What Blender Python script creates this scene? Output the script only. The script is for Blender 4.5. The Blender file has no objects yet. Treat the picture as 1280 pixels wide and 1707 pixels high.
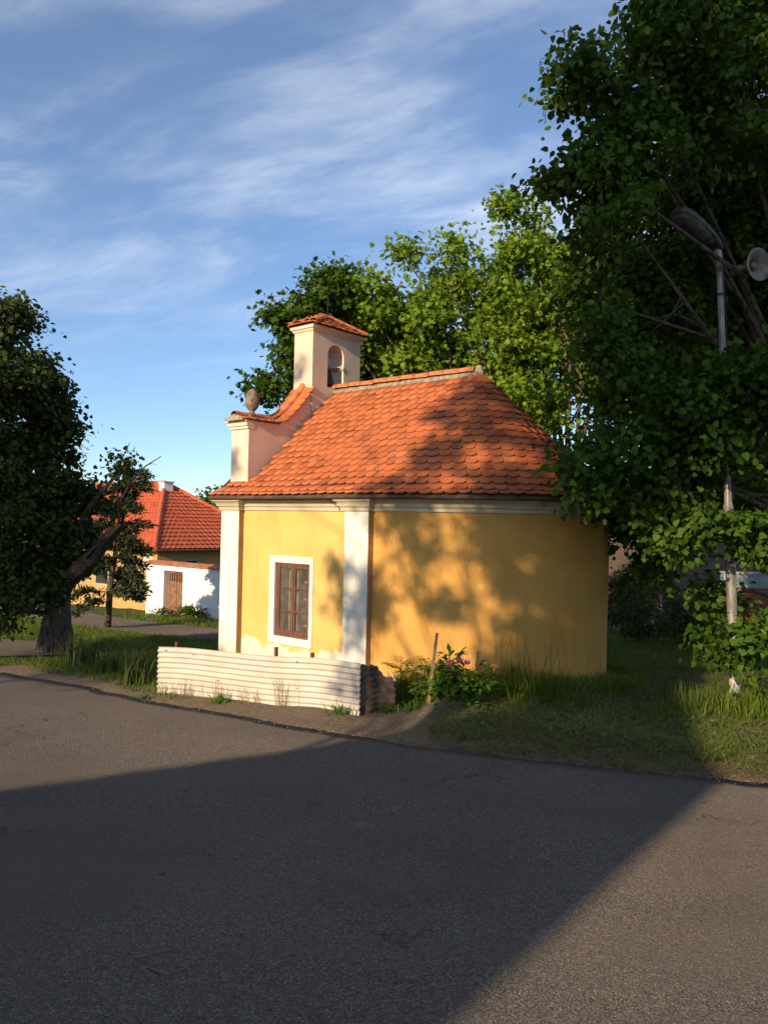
import bpy, math, random
import numpy as np
from mathutils import Matrix, Vector

random.seed(7)
RNG = np.random.default_rng(11)
PI = math.pi
sc = bpy.context.scene
C = bpy.context.collection

# ------------------------------------------------------------------ camera
PITCH, ROLL, EYE = math.radians(0.79), math.radians(1.2), 2.5
cam_d = bpy.data.cameras.new('camera')
cam = bpy.data.objects.new('camera', cam_d)
C.objects.link(cam)
cam_d.sensor_fit = 'VERTICAL'
cam_d.sensor_height = 36.0
cam_d.lens = 28.0
cam_d.clip_end = 3000
cam_d.clip_start = 0.05
f = Vector((0, math.cos(PITCH), math.sin(PITCH)))
up0 = Vector((0, -math.sin(PITCH), math.cos(PITCH)))
rt0 = Vector((1, 0, 0))
rt = math.cos(ROLL) * rt0 + math.sin(ROLL) * up0
up = -math.sin(ROLL) * rt0 + math.cos(ROLL) * up0
M4 = Matrix((rt, up, -f)).transposed().to_4x4()
M4.translation = Vector((0, 0, EYE))
cam.matrix_world = M4
sc.camera = cam

# ------------------------------------------------------------------ sky, sun, exposure
SUN_EL = math.radians(18.5)
LDIR = Vector((0.57, 0.82)).normalized()            # way the light travels over the ground
TO_SUN = Vector((-LDIR.x * math.cos(SUN_EL), -LDIR.y * math.cos(SUN_EL), math.sin(SUN_EL)))

sun_d = bpy.data.lights.new('sun', 'SUN')
sun_d.energy = 5.0
sun_d.angle = math.radians(0.5)
sun_d.color = (1.0, 0.79, 0.545)
sun = bpy.data.objects.new('sun', sun_d)
C.objects.link(sun)
sun.rotation_euler = TO_SUN.to_track_quat('Z', 'Y').to_euler()
sun.location = TO_SUN * 60

w = bpy.data.worlds.new('World')
sc.world = w
w.use_nodes = True
wn, wl = w.node_tree.nodes, w.node_tree.links
wn.clear()
out = wn.new('ShaderNodeOutputWorld')
bg = wn.new('ShaderNodeBackground')
bg.inputs['Strength'].default_value = 0.122
sky = wn.new('ShaderNodeTexSky')
sky.sky_type = 'NISHITA'
sky.sun_disc = False
sky.sun_elevation = SUN_EL
sky.sun_rotation = math.atan2(TO_SUN.x, TO_SUN.y)
sky.altitude = 600
sky.air_density = 0.95
sky.dust_density = 0.3
sky.ozone_density = 4.2
# thin cirrus: direction -> plane high overhead -> stretched noise
tc = wn.new('ShaderNodeTexCoord')
sep = wn.new('ShaderNodeSeparateXYZ')
wl.new(tc.outputs['Generated'], sep.inputs[0])
def wmath(op, a, b=None, clamp=False):
    n = wn.new('ShaderNodeMath'); n.operation = op; n.use_clamp = clamp
    for k, s in enumerate((a, b)):
        if s is None: continue
        if isinstance(s, (int, float)): n.inputs[k].default_value = s
        else: wl.new(s, n.inputs[k])
    return n.outputs[0]
zz = wmath('ADD', wmath('MAXIMUM', sep.outputs['Z'], 0.0), 0.12)
cu = wmath('DIVIDE', sep.outputs['X'], zz)
cv = wmath('DIVIDE', sep.outputs['Y'], zz)
comb = wn.new('ShaderNodeCombineXYZ')
wl.new(cu, comb.inputs[0]); wl.new(cv, comb.inputs[1])
mp0 = wn.new('ShaderNodeMapping')
mp0.inputs['Rotation'].default_value = (0, 0, math.radians(28))
wl.new(comb.outputs[0], mp0.inputs['Vector'])
mp = wn.new('ShaderNodeMapping')
mp.inputs['Scale'].default_value = (1.1, 2.3, 1)
mp.inputs['Location'].default_value = (0.35, 0.9, 0)
wl.new(mp0.outputs[0], mp.inputs['Vector'])
n1 = wn.new('ShaderNodeTexNoise')
n1.inputs['Scale'].default_value = 1.35
n1.inputs['Detail'].default_value = 9
n1.inputs['Roughness'].default_value = 0.6
n1.inputs['Distortion'].default_value = 0.35
wl.new(mp.outputs[0], n1.inputs['Vector'])
n2 = wn.new('ShaderNodeTexNoise')
n2.inputs['Scale'].default_value = 0.55
n2.inputs['Detail'].default_value = 3
wl.new(comb.outputs[0], n2.inputs['Vector'])
cl = wmath('ADD', wmath('MULTIPLY', n1.outputs['Fac'], 0.75), wmath('MULTIPLY', n2.outputs['Fac'], 0.55))
ramp = wn.new('ShaderNodeMapRange')
ramp.interpolation_type = 'SMOOTHSTEP'
ramp.inputs['From Min'].default_value = 0.53
ramp.inputs['From Max'].default_value = 1.0
ramp.inputs['To Max'].default_value = 0.85
wl.new(cl, ramp.inputs['Value'])
hfade = wn.new('ShaderNodeMapRange')
hfade.interpolation_type = 'SMOOTHSTEP'
hfade.inputs['From Min'].default_value = 0.10
hfade.inputs['From Max'].default_value = 0.38
wl.new(sep.outputs['Z'], hfade.inputs['Value'])
cfac = wmath('ADD', wmath('MULTIPLY', ramp.outputs[0], hfade.outputs[0]), 0.06, True)
mixc = wn.new('ShaderNodeMixRGB')
mixc.inputs['Color2'].default_value = (6.0, 6.3, 6.9, 1)
wl.new(cfac, mixc.inputs['Fac'])
wl.new(sky.outputs[0], mixc.inputs['Color1'])
wl.new(mixc.outputs[0], bg.inputs['Color'])
wl.new(bg.outputs[0], out.inputs['Surface'])

sc.view_settings.view_transform = 'Standard'
sc.view_settings.look = 'None'
sc.view_settings.exposure = 0.5
sc.view_settings.gamma = 1.0
sc.view_settings.use_curve_mapping = False
sc.render.engine = 'CYCLES'
sc.cycles.max_bounces = 6
sc.cycles.transparent_max_bounces = 8
sc.cycles.use_denoising = True

# ------------------------------------------------------------------ material helpers
class NT:
    def __init__(s, name):
        s.m = bpy.data.materials.new(name); s.m.use_nodes = True
        s.n, s.l = s.m.node_tree.nodes, s.m.node_tree.links
        s.b = s.n['Principled BSDF']; s.o = s.n['Material Output']
        s.b.inputs['Specular IOR Level'].default_value = 0.3
    def obj(s):
        return s.n.new('ShaderNodeTexCoord').outputs['Object']
    def noise(s, scale, detail=4, rough=0.55, vec=None, dist=0.0):
        t = s.n.new('ShaderNodeTexNoise')
        t.inputs['Scale'].default_value = scale; t.inputs['Detail'].default_value = detail
        t.inputs['Roughness'].default_value = rough; t.inputs['Distortion'].default_value = dist
        s.l.new(vec or s.obj(), t.inputs['Vector'])
        return t.outputs['Fac']
    def vor(s, scale, vec=None, feature='F1', out='Distance'):
        t = s.n.new('ShaderNodeTexVoronoi'); t.feature = feature
        t.inputs['Scale'].default_value = scale
        s.l.new(vec or s.obj(), t.inputs['Vector'])
        return t.outputs[out]
    def mapv(s, scale=(1, 1, 1), rot=(0, 0, 0), vec=None):
        t = s.n.new('ShaderNodeMapping'); t.inputs['Scale'].default_value = scale
        t.inputs['Rotation'].default_value = rot
        s.l.new(vec or s.obj(), t.inputs['Vector']); return t.outputs[0]
    def math(s, op, a, b=None, clamp=False):
        t = s.n.new('ShaderNodeMath'); t.operation = op; t.use_clamp = clamp
        for k, q in enumerate((a, b)):
            if q is None: continue
            if isinstance(q, (int, float)): t.inputs[k].default_value = q
            else: s.l.new(q, t.inputs[k])
        return t.outputs[0]
    def rng(s, v, a, b, c=0.0, d=1.0):
        t = s.n.new('ShaderNodeMapRange'); t.interpolation_type = 'SMOOTHSTEP'
        t.inputs['From Min'].default_value = a; t.inputs['From Max'].default_value = b
        t.inputs['To Min'].default_value = c; t.inputs['To Max'].default_value = d
        s.l.new(v, t.inputs['Value']); return t.outputs[0]
    def mix(s, fac, c1, c2, mode='MIX'):
        t = s.n.new('ShaderNodeMixRGB'); t.blend_type = mode
        for k, q in (('Fac', fac), ('Color1', c1), ('Color2', c2)):
            if isinstance(q, (int, float)): t.inputs[k].default_value = q
            elif isinstance(q, tuple): t.inputs[k].default_value = (*q[:3], 1)
            else: s.l.new(q, t.inputs[k])
        return t.outputs[0]
    def xyz(s, vec=None):
        t = s.n.new('ShaderNodeSeparateXYZ'); s.l.new(vec or s.obj(), t.inputs[0]); return t.outputs
    def attr(s, name='tint'):
        t = s.n.new('ShaderNodeAttribute'); t.attribute_name = name; return t.outputs['Fac']
    def rand(s):
        return s.n.new('ShaderNodeObjectInfo').outputs['Random']
    def col(s, c): 
        if isinstance(c, tuple): s.b.inputs['Base Color'].default_value = (*c[:3], 1)
        else: s.l.new(c, s.b.inputs['Base Color'])
    def rough(s, r):
        if isinstance(r, (int, float)): s.b.inputs['Roughness'].default_value = r
        else: s.l.new(r, s.b.inputs['Roughness'])
    def bump(s, h, strength=0.4, dist=0.02):
        t = s.n.new('ShaderNodeBump'); t.inputs['Strength'].default_value = strength
        t.inputs['Distance'].default_value = dist
        s.l.new(h, t.inputs['Height']); s.l.new(t.outputs[0], s.b.inputs['Normal'])

MT = {}
def simple(name, col, var=0.25, scale=6, rough=0.85, bump=0.2, bscale=40, metal=0.0, dist=0.01):
    t = NT(name)
    n = t.noise(scale, 6, 0.6)
    c2 = tuple(max(0, x * (1 - var)) for x in col); c1 = tuple(min(1, x * (1 + var * 0.5)) for x in col)
    t.col(t.mix(t.rng(n, 0.3, 0.7), c2, c1)); t.rough(rough)
    t.b.inputs['Metallic'].default_value = metal
    if bump: t.bump(t.noise(bscale, 5, 0.6), bump, dist)
    MT[name] = t.m
    return t

# asphalt: warm grey chippings
t = NT('asphalt')
co = t.obj()
v1 = t.vor(135, co, out='Color'); v2 = t.vor(135, co)
sepc = t.n.new('ShaderNodeSeparateColor'); t.l.new(v1, sepc.inputs[0])
stone = t.mix(t.rng(sepc.outputs[0], 0.05, 0.98), (0.055, 0.045, 0.037), (0.205, 0.168, 0.134))
stone = t.mix(t.rng(sepc.outputs[1], 0.93, 0.96, 0, 0.8), stone, (0.36, 0.32, 0.27))
big = t.noise(0.55, 5, 0.6, co)
stone = t.mix(t.rng(big, 0.35, 0.7, 0.0, 0.55), stone, (0.078, 0.065, 0.053))
tracks = t.noise(1.0, 3, 0.5, t.mapv((0.10, 1.1, 1), rot=(0, 0, 0.55), vec=co))
stone = t.mix(t.rng(tracks, 0.42, 0.62, 0.0, 0.4), stone, (0.14, 0.115, 0.092))
fine = t.noise(340, 3, 0.7, co)
stone = t.mix(t.rng(fine, 0.35, 0.65, 0.0, 0.4), stone, (0.06, 0.05, 0.043))
patch = t.noise(3.4, 4, 0.6, co, 0.6)
stone = t.mix(t.rng(patch, 0.67, 0.73, 0, 0.35), stone, (0.22, 0.165, 0.105))
blot = t.noise(6.5, 3, 0.5, co)
stone = t.mix(t.rng(blot, 0.73, 0.76, 0, 0.6), stone, (0.03, 0.026, 0.022))
wob = t.n.new('ShaderNodeVectorMath'); wob.operation = 'ADD'
nv_ = t.n.new('ShaderNodeTexNoise'); nv_.inputs['Scale'].default_value = 2.5; nv_.inputs['Detail'].default_value = 5; t.l.new(co, nv_.inputs['Vector'])
t.l.new(co, wob.inputs[0]); t.l.new(nv_.outputs['Color'], wob.inputs[1])
ce = t.vor(0.42, wob.outputs[0], 'DISTANCE_TO_EDGE')
crack = t.math('MULTIPLY', t.rng(ce, 0.0, 0.006, 1.0, 0.0), t.rng(t.noise(0.4, 2, 0.5, co), 0.5, 0.62))
stone = t.mix(t.math('MULTIPLY', crack, 0.75), stone, (0.02, 0.017, 0.014))
t.col(stone); t.rough(0.92); t.b.inputs['Diffuse Roughness'].default_value = 1.0; t.b.inputs['Specular IOR Level'].default_value = 0.1
hh = t.math('ADD', t.math('MULTIPLY', t.math('SUBTRACT', 1.0, v2), 0.7), t.math('MULTIPLY', fine, 0.5))
hh = t.math('SUBTRACT', hh, t.math('MULTIPLY', crack, 1.5))
t.bump(hh, 0.75, 0.009)
MT['asphalt'] = t.m

# soil and grass ground
t = NT('ground_soil')
n = t.noise(1.3, 6, 0.62); n_f = t.noise(24, 6, 0.7)
soil = t.mix(t.rng(n_f, 0.3, 0.7), (0.10, 0.072, 0.045), (0.24, 0.175, 0.11))
gcol = t.mix(t.rng(n_f, 0.3, 0.7), (0.025, 0.042, 0.008), (0.075, 0.105, 0.02))
g = t.attr('grassy')
gm = t.math('ADD', g, t.math('MULTIPLY', t.math('SUBTRACT', n, 0.5), 1.1))
t.col(t.mix(t.rng(gm, 0.35, 0.62), soil, gcol)); t.rough(0.95)
t.bump(t.math('ADD', n_f, t.noise(90, 4, 0.7)), 0.7, 0.03)
MT['ground_soil'] = t.m

# lime render, yellow, with washed-out foot and stains
def plaster(name, col, dark, foot=None, damp=None, footz=0.55, pits=True):
    t = NT(name)
    co = t.obj(); z = t.xyz(co)[2]
    n = t.noise(1.6, 6, 0.6, co); n3 = t.noise(9, 6, 0.65, co)
    c = t.mix(t.rng(n, 0.28, 0.74), dark, col)
    c = t.mix(t.rng(n3, 0.55, 0.8, 0, 0.28), c, tuple(x * 0.72 for x in col))
    streak = t.noise(3.0, 5, 0.6, t.mapv((2.4, 2.4, 0.22), vec=co))
    c = t.mix(t.rng(streak, 0.52, 0.76, 0, 0.42), c, tuple(x * q for x, q in zip(col, (0.70, 0.64, 0.60))))
    bl = t.noise(0.9, 6, 0.7, co)
    c = t.mix(t.rng(bl, 0.5, 0.75, 0, 0.35), c, tuple(min(1, x * q) for x, q in zip(col, (1.12, 1.18, 1.35))))
    wv = t.n.new('ShaderNodeVectorMath'); wv.operation = 'ADD'; nq = t.n.new('ShaderNodeTexNoise'); nq.inputs['Scale'].default_value = 4; nq.inputs['Detail'].default_value = 5
    t.l.new(co, nq.inputs['Vector']); t.l.new(co, wv.inputs[0]); t.l.new(nq.outputs['Color'], wv.inputs[1])
    hair = t.math('MULTIPLY', t.rng(t.vor(0.7, wv.outputs[0], 'DISTANCE_TO_EDGE'), 0.0, 0.006, 1.0, 0.0), t.rng(n, 0.5, 0.6))
    c = t.mix(t.math('MULTIPLY', hair, 0.5), c, tuple(x * 0.4 for x in col))
    if foot:
        zz = t.math('ADD', z, t.math('MULTIPLY', t.math('SUBTRACT', t.noise(2.3, 7, 0.68, co), 0.5), 0.85))
        c = t.mix(t.rng(zz, footz - 0.06, footz + 0.05, 1.0, 0.0), c, t.mix(t.rng(n3, 0.4, 0.6), foot, tuple(x * 0.85 for x in foot)))
    if damp:
        zz = t.math('ADD', z, t.math('MULTIPLY', t.math('SUBTRACT', t.noise(3.1, 7, 0.7, co), 0.5), 0.7))
        c = t.mix(t.rng(zz, 0.24, 0.34, 0.85, 0.0), c, damp)
    if pits:
        sp = t.noise(38, 3, 0.6, co)
        c = t.mix(t.rng(sp, 0.69, 0.76, 0, 0.4), c, tuple(x * 0.5 for x in col))
    t.col(c); t.rough(0.93)
    t.bump(t.math('ADD', t.math('MULTIPLY', n3, 0.7), t.noise(60, 5, 0.65, co)), 0.35, 0.012)
    MT[name] = t.m
plaster('yellow_plaster', (0.66, 0.43, 0.135), (0.585, 0.365, 0.105), foot=(0.68, 0.60, 0.46), footz=0.50)
plaster('apse_shade_plaster', (0.62, 0.325, 0.078), (0.51, 0.26, 0.060), damp=(0.40, 0.32, 0.22))  # redder, darker copy of the nave yellow: warm shade put into the colour
plaster('white_plaster', (0.74, 0.68, 0.58), (0.66, 0.60, 0.50), damp=(0.62, 0.5, 0.3))
plaster('dark_ochre', (0.40, 0.245, 0.10), (0.27, 0.155, 0.07))
plaster('cornice_plaster', (0.58, 0.49, 0.345), (0.43, 0.35, 0.23), pits=False)
plaster('pink_plaster', (0.72, 0.52, 0.40), (0.63, 0.44, 0.335))
plaster('tower_plaster', (0.66, 0.55, 0.42), (0.58, 0.47, 0.345))
plaster('house_plaster', (0.50, 0.31, 0.11), (0.42, 0.25, 0.09))
plaster('whitewash', (0.78, 0.76, 0.73), (0.66, 0.64, 0.60))
plaster('grey_render', (0.125, 0.085, 0.066), (0.10, 0.07, 0.055))

# clay tiles
t = NT('clay_tile')
rv = t.math('FRACT', t.math('ADD', t.rand(), t.attr('tint')))
c = t.mix(t.rng(rv, 0.0, 0.45), (0.36, 0.10, 0.034), (0.49, 0.138, 0.043))
c = t.mix(t.rng(rv, 0.55, 0.98, 0, 0.85), c, (0.40, 0.12, 0.05))
nn = t.noise(14, 6, 0.65)
c = t.mix(t.rng(nn, 0.5, 0.8, 0, 0.5), c, (0.30, 0.10, 0.048))
ol = t.noise(1.7, 5, 0.65, t.n.new('ShaderNodeNewGeometry').outputs['Position'])
c = t.mix(t.rng(ol, 0.58, 0.78, 0, 0.5), c, (0.21, 0.085, 0.05))
r2 = t.math('FRACT', t.math('MULTIPLY', rv, 17.31))
c = t.mix(t.rng(r2, 0.88, 0.97, 0, 0.6), c, (0.22, 0.066, 0.032))
c = t.mix(t.rng(r2, 0.16, 0.04, 0, 0.35), c, (0.53, 0.18, 0.075))
lich = t.noise(26, 4, 0.65, t.n.new('ShaderNodeNewGeometry').outputs['Position'])
c = t.mix(t.rng(lich, 0.66, 0.74, 0, 0.45), c, (0.16, 0.12, 0.07))
t.col(c); t.rough(0.85); t.bump(t.noise(60, 4, 0.6), 0.3, 0.006)
MT['clay_tile'] = t.m
simple('clay_ridge', (0.50, 0.16, 0.06), 0.45, 5, 0.85, 0.3, 45)
simple('old_clay', (0.40, 0.15, 0.075), 0.5, 8, 0.9, 0.35, 40)
simple('house_tile', (0.47, 0.10, 0.04), 0.25, 3, 0.7, 0.15, 30)
simple('mortar', (0.30, 0.25, 0.185), 0.5, 12, 0.95, 0.6, 50, dist=0.02)
simple('sandstone', (0.20, 0.15, 0.11), 0.55, 14, 0.95, 0.7, 35, dist=0.02)
simple('deck_board', (0.10, 0.06, 0.035), 0.4, 5)
simple('dark_metal', (0.03, 0.03, 0.03), 0.3, 20, 0.5, 0.1, metal=0.8)
simple('bronze', (0.06, 0.05, 0.04), 0.4, 20, 0.5, 0.1, metal=0.7)
simple('rust', (0.13, 0.055, 0.028), 0.55, 14, 0.9, 0.5, 50)
simple('rust_sheet', (0.115, 0.075, 0.055), 0.5, 9, 0.8, 0.4, 40)
simple('lamp_grey', (0.085, 0.082, 0.072), 0.5, 12, 0.55, 0.1, metal=0.2)
simple('concrete', (0.40, 0.37, 0.33), 0.4, 14, 0.95, 0.5, 50)
simple('horn_cream', (0.17, 0.145, 0.11), 0.45, 10, 0.5, 0.05)
simple('curtain', (0.62, 0.56, 0.48), 0.2, 10)
simple('inside_white', (0.55, 0.5, 0.44), 0.2, 10)
simple('inside_dark', (0.035, 0.027, 0.022), 0.3, 4)
simple('gate_wood', (0.23, 0.125, 0.07), 0.35, 9, 0.85, 0.3, 30)
simple('petal', (0.45, 0.10, 0.24), 0.3, 20, 0.6, 0)
simple('leaf_litter', (0.18, 0.10, 0.05), 0.5, 30)
simple('brick_clay', (0.28, 0.105, 0.06), 0.4, 6, 0.9, 0.4, 40)
simple('pale_panel', (0.26, 0.28, 0.31), 0.15, 5, 0.6, 0.05)
simple('stone_bits', (0.24, 0.19, 0.14), 0.5, 30)
simple('dry_straw', (0.18, 0.145, 0.06), 0.35, 20, 0.8, 0)

t = NT('painted_wood')
g1 = t.noise(8, 6, 0.65, t.mapv((6, 6, 0.6)))
c = t.mix(t.rng(g1, 0.35, 0.7), (0.085, 0.038, 0.024), (0.17, 0.085, 0.052))
c = t.mix(t.rng(t.noise(30, 5, 0.7), 0.6, 0.75, 0, 0.5), c, (0.36, 0.24, 0.17))
t.col(c); t.rough(0.6); t.bump(g1, 0.3, 0.006); MT['painted_wood'] = t.m

t = NT('weathered_wood')
g1 = t.noise(9, 6, 0.65, t.mapv((14, 14, 0.8)))
t.col(t.mix(t.rng(g1, 0.35, 0.7), (0.10, 0.062, 0.04), (0.34, 0.235, 0.15))); t.rough(0.85)
t.bump(g1, 0.6, 0.01); MT['weathered_wood'] = t.m

t = NT('galvanised_sheet')
n = t.noise(3, 6, 0.6, t.mapv((0.6, 2, 2)))
c = t.mix(t.rng(n, 0.3, 0.7), (0.45, 0.40, 0.33), (0.55, 0.495, 0.42))
c = t.mix(t.rng(t.noise(7, 6, 0.7), 0.62, 0.8, 0, 0.55), c, (0.36, 0.27, 0.19))
zz = t.math('ADD', t.xyz()[2], t.math('MULTIPLY', t.noise(6, 4, 0.6), 0.25))
c = t.mix(t.rng(zz, 0.12, 0.3, 0.7, 0), c, (0.42, 0.33, 0.23))
t.col(c); t.rough(0.6); t.b.inputs['Metallic'].default_value = 0.12; MT['galvanised_sheet'] = t.m

t = NT('pole_steel')
n = t.noise(7, 6, 0.65, t.mapv((4, 4, 0.5)))
t.col(t.mix(t.rng(n, 0.35, 0.65), (0.17, 0.14, 0.12), (0.36, 0.32, 0.28))); t.rough(0.5)
t.b.inputs['Metallic'].default_value = 0.25; MT['pole_steel'] = t.m

t = NT('window_glass')
gls = t.n.new('ShaderNodeBsdfGlossy'); gls.inputs['Roughness'].default_value = 0.02
trn = t.n.new('ShaderNodeBsdfTransparent'); trn.inputs['Color'].default_value = (0.86, 0.86, 0.82, 1)
dst = t.n.new('ShaderNodeBsdfDiffuse'); dst.inputs['Color'].default_value = (0.34, 0.29, 0.24, 1)
m1 = t.n.new('ShaderNodeMixShader'); t.l.new(t.rng(t.noise(5, 5, 0.6), 0.3, 0.8, 0.10, 0.30), m1.inputs[0])
t.l.new(trn.outputs[0], m1.inputs[1]); t.l.new(dst.outputs[0], m1.inputs[2])
mx = t.n.new('ShaderNodeMixShader'); mx.inputs[0].default_value = 0.07
t.l.new(m1.outputs[0], mx.inputs[1]); t.l.new(gls.outputs[0], mx.inputs[2])
t.l.new(mx.outputs[0], t.o.inputs['Surface'])
MT['window_glass'] = t.m

t = NT('bark')
co = t.obj()
b1 = t.vor(5, t.mapv((2.6, 2.6, 0.55), vec=co)); b2 = t.noise(7, 7, 0.7, t.mapv((2, 2, 0.5), vec=co))
t.col(t.mix(t.rng(t.math('ADD', b1, b2), 0.5, 1.1), (0.028, 0.02, 0.014), (0.115, 0.085, 0.06))); t.rough(0.95)
t.bump(t.math('ADD', b1, b2), 1.0, 0.06); MT['bark'] = t.m
t = NT('deadwood')
b2 = t.noise(6, 7, 0.7, t.mapv((3, 3, 3)))
t.col(t.mix(t.rng(b2, 0.35, 0.7), (0.03, 0.02, 0.014), (0.13, 0.09, 0.062))); t.rough(0.9)
t.bump(b2, 1.0, 0.05); MT['deadwood'] = t.m

def leafmat(name, c1, c2, c3, trans=0.3, rough=0.5):
    t = NT(name)
    a = t.attr('tint')
    c = t.mix(t.rng(a, 0.0, 0.6), c1, c2)
    c = t.mix(t.rng(a, 0.75, 1.0, 0, 0.9), c, c3)
    t.col(c); t.rough(rough); t.b.inputs['Specular IOR Level'].default_value = 0.12
    tr = t.n.new('ShaderNodeBsdfTranslucent')
    hs = t.n.new('ShaderNodeHueSaturation'); hs.inputs['Value'].default_value = 1.5; hs.inputs['Hue'].default_value = 0.485
    t.l.new(c, hs.inputs['Color']); t.l.new(hs.outputs[0], tr.inputs['Color'])
    mx = t.n.new('ShaderNodeMixShader'); mx.inputs[0].default_value = trans
    t.l.new(t.b.outputs[0], mx.inputs[1]); t.l.new(tr.outputs[0], mx.inputs[2])
    t.l.new(mx.outputs[0], t.o.inputs['Surface'])
    MT[name] = t.m
leafmat('linden_leaf', (0.022, 0.048, 0.006), (0.055, 0.105, 0.010), (0.12, 0.17, 0.018), 0.25)
leafmat('maple_leaf', (0.08, 0.145, 0.012), (0.165, 0.255, 0.022), (0.26, 0.32, 0.035), 0.38)
leafmat('old_leaf', (0.035, 0.05, 0.012), (0.055, 0.08, 0.018), (0.085, 0.10, 0.022), 0.22)
leafmat('pine_needle', (0.025, 0.038, 0.018), (0.045, 0.06, 0.024), (0.07, 0.075, 0.03), 0.1)
leafmat('far_leaf', (0.045, 0.07, 0.02), (0.075, 0.11, 0.03), (0.10, 0.13, 0.035), 0.25)
leafmat('grass_blade', (0.068, 0.105, 0.012), (0.125, 0.17, 0.022), (0.27, 0.24, 0.075), 0.3, 0.6)
leafmat('peony_leaf', (0.045, 0.095, 0.012), (0.085, 0.165, 0.02), (0.12, 0.20, 0.03), 0.25)

# ------------------------------------------------------------------ mesh helpers
def mesh_np(name, V, F, mat, tint=None, smooth=False):
    """V (n,3) array, F list of arrays (m,k) of equal k each, or one array"""
    me = bpy.data.meshes.new(name)
    if not isinstance(F, list): F = [F]
    F = [np.asarray(x, dtype=np.int32) for x in F if len(x)]
    V = np.asarray(V, dtype=np.float32)
    nl = sum(x.size for x in F); nf = sum(len(x) for x in F)
    me.vertices.add(len(V)); me.vertices.foreach_set('co', V.ravel())
    me.loops.add(nl); me.polygons.add(nf)
    me.loops.foreach_set('vertex_index', np.concatenate([x.ravel() for x in F]))
    starts = []; tot = []; o = 0
    for x in F:
        k = x.shape[1]
        starts.append(o + np.arange(len(x)) * k); o += x.size
    me.polygons.foreach_set('loop_start', np.concatenate(starts).astype(np.int32))
    if smooth: me.polygons.foreach_set('use_smooth', np.ones(nf, dtype=bool))
    me.update(calc_edges=True)
    if tint is not None:
        at = me.attributes.new('tint', 'FLOAT', 'POINT')
        at.data.foreach_set('value', np.asarray(tint, dtype=np.float32))
    if mat: me.materials.append(MT[mat])
    return me

def link(name, me, parent=None, loc=None):
    o = bpy.data.objects.new(name, me); C.objects.link(o)
    if parent is not None: o.parent = parent
    if loc is not None: o.location = loc
    return o

def tag(o, label, cat, group=None, kind=None):
    if label: o['label'] = label
    if cat: o['category'] = cat
    if group: o['group'] = group
    if kind: o['kind'] = kind
    return o

def thing(name, label, cat, loc=(0, 0, 0), rz=0.0, group=None):
    o = bpy.data.objects.new(name, None); C.objects.link(o)
    o.location = loc; o.rotation_euler = (0, 0, rz); o.empty_display_size = 0.2
    return tag(o, label, cat, group)

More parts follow.
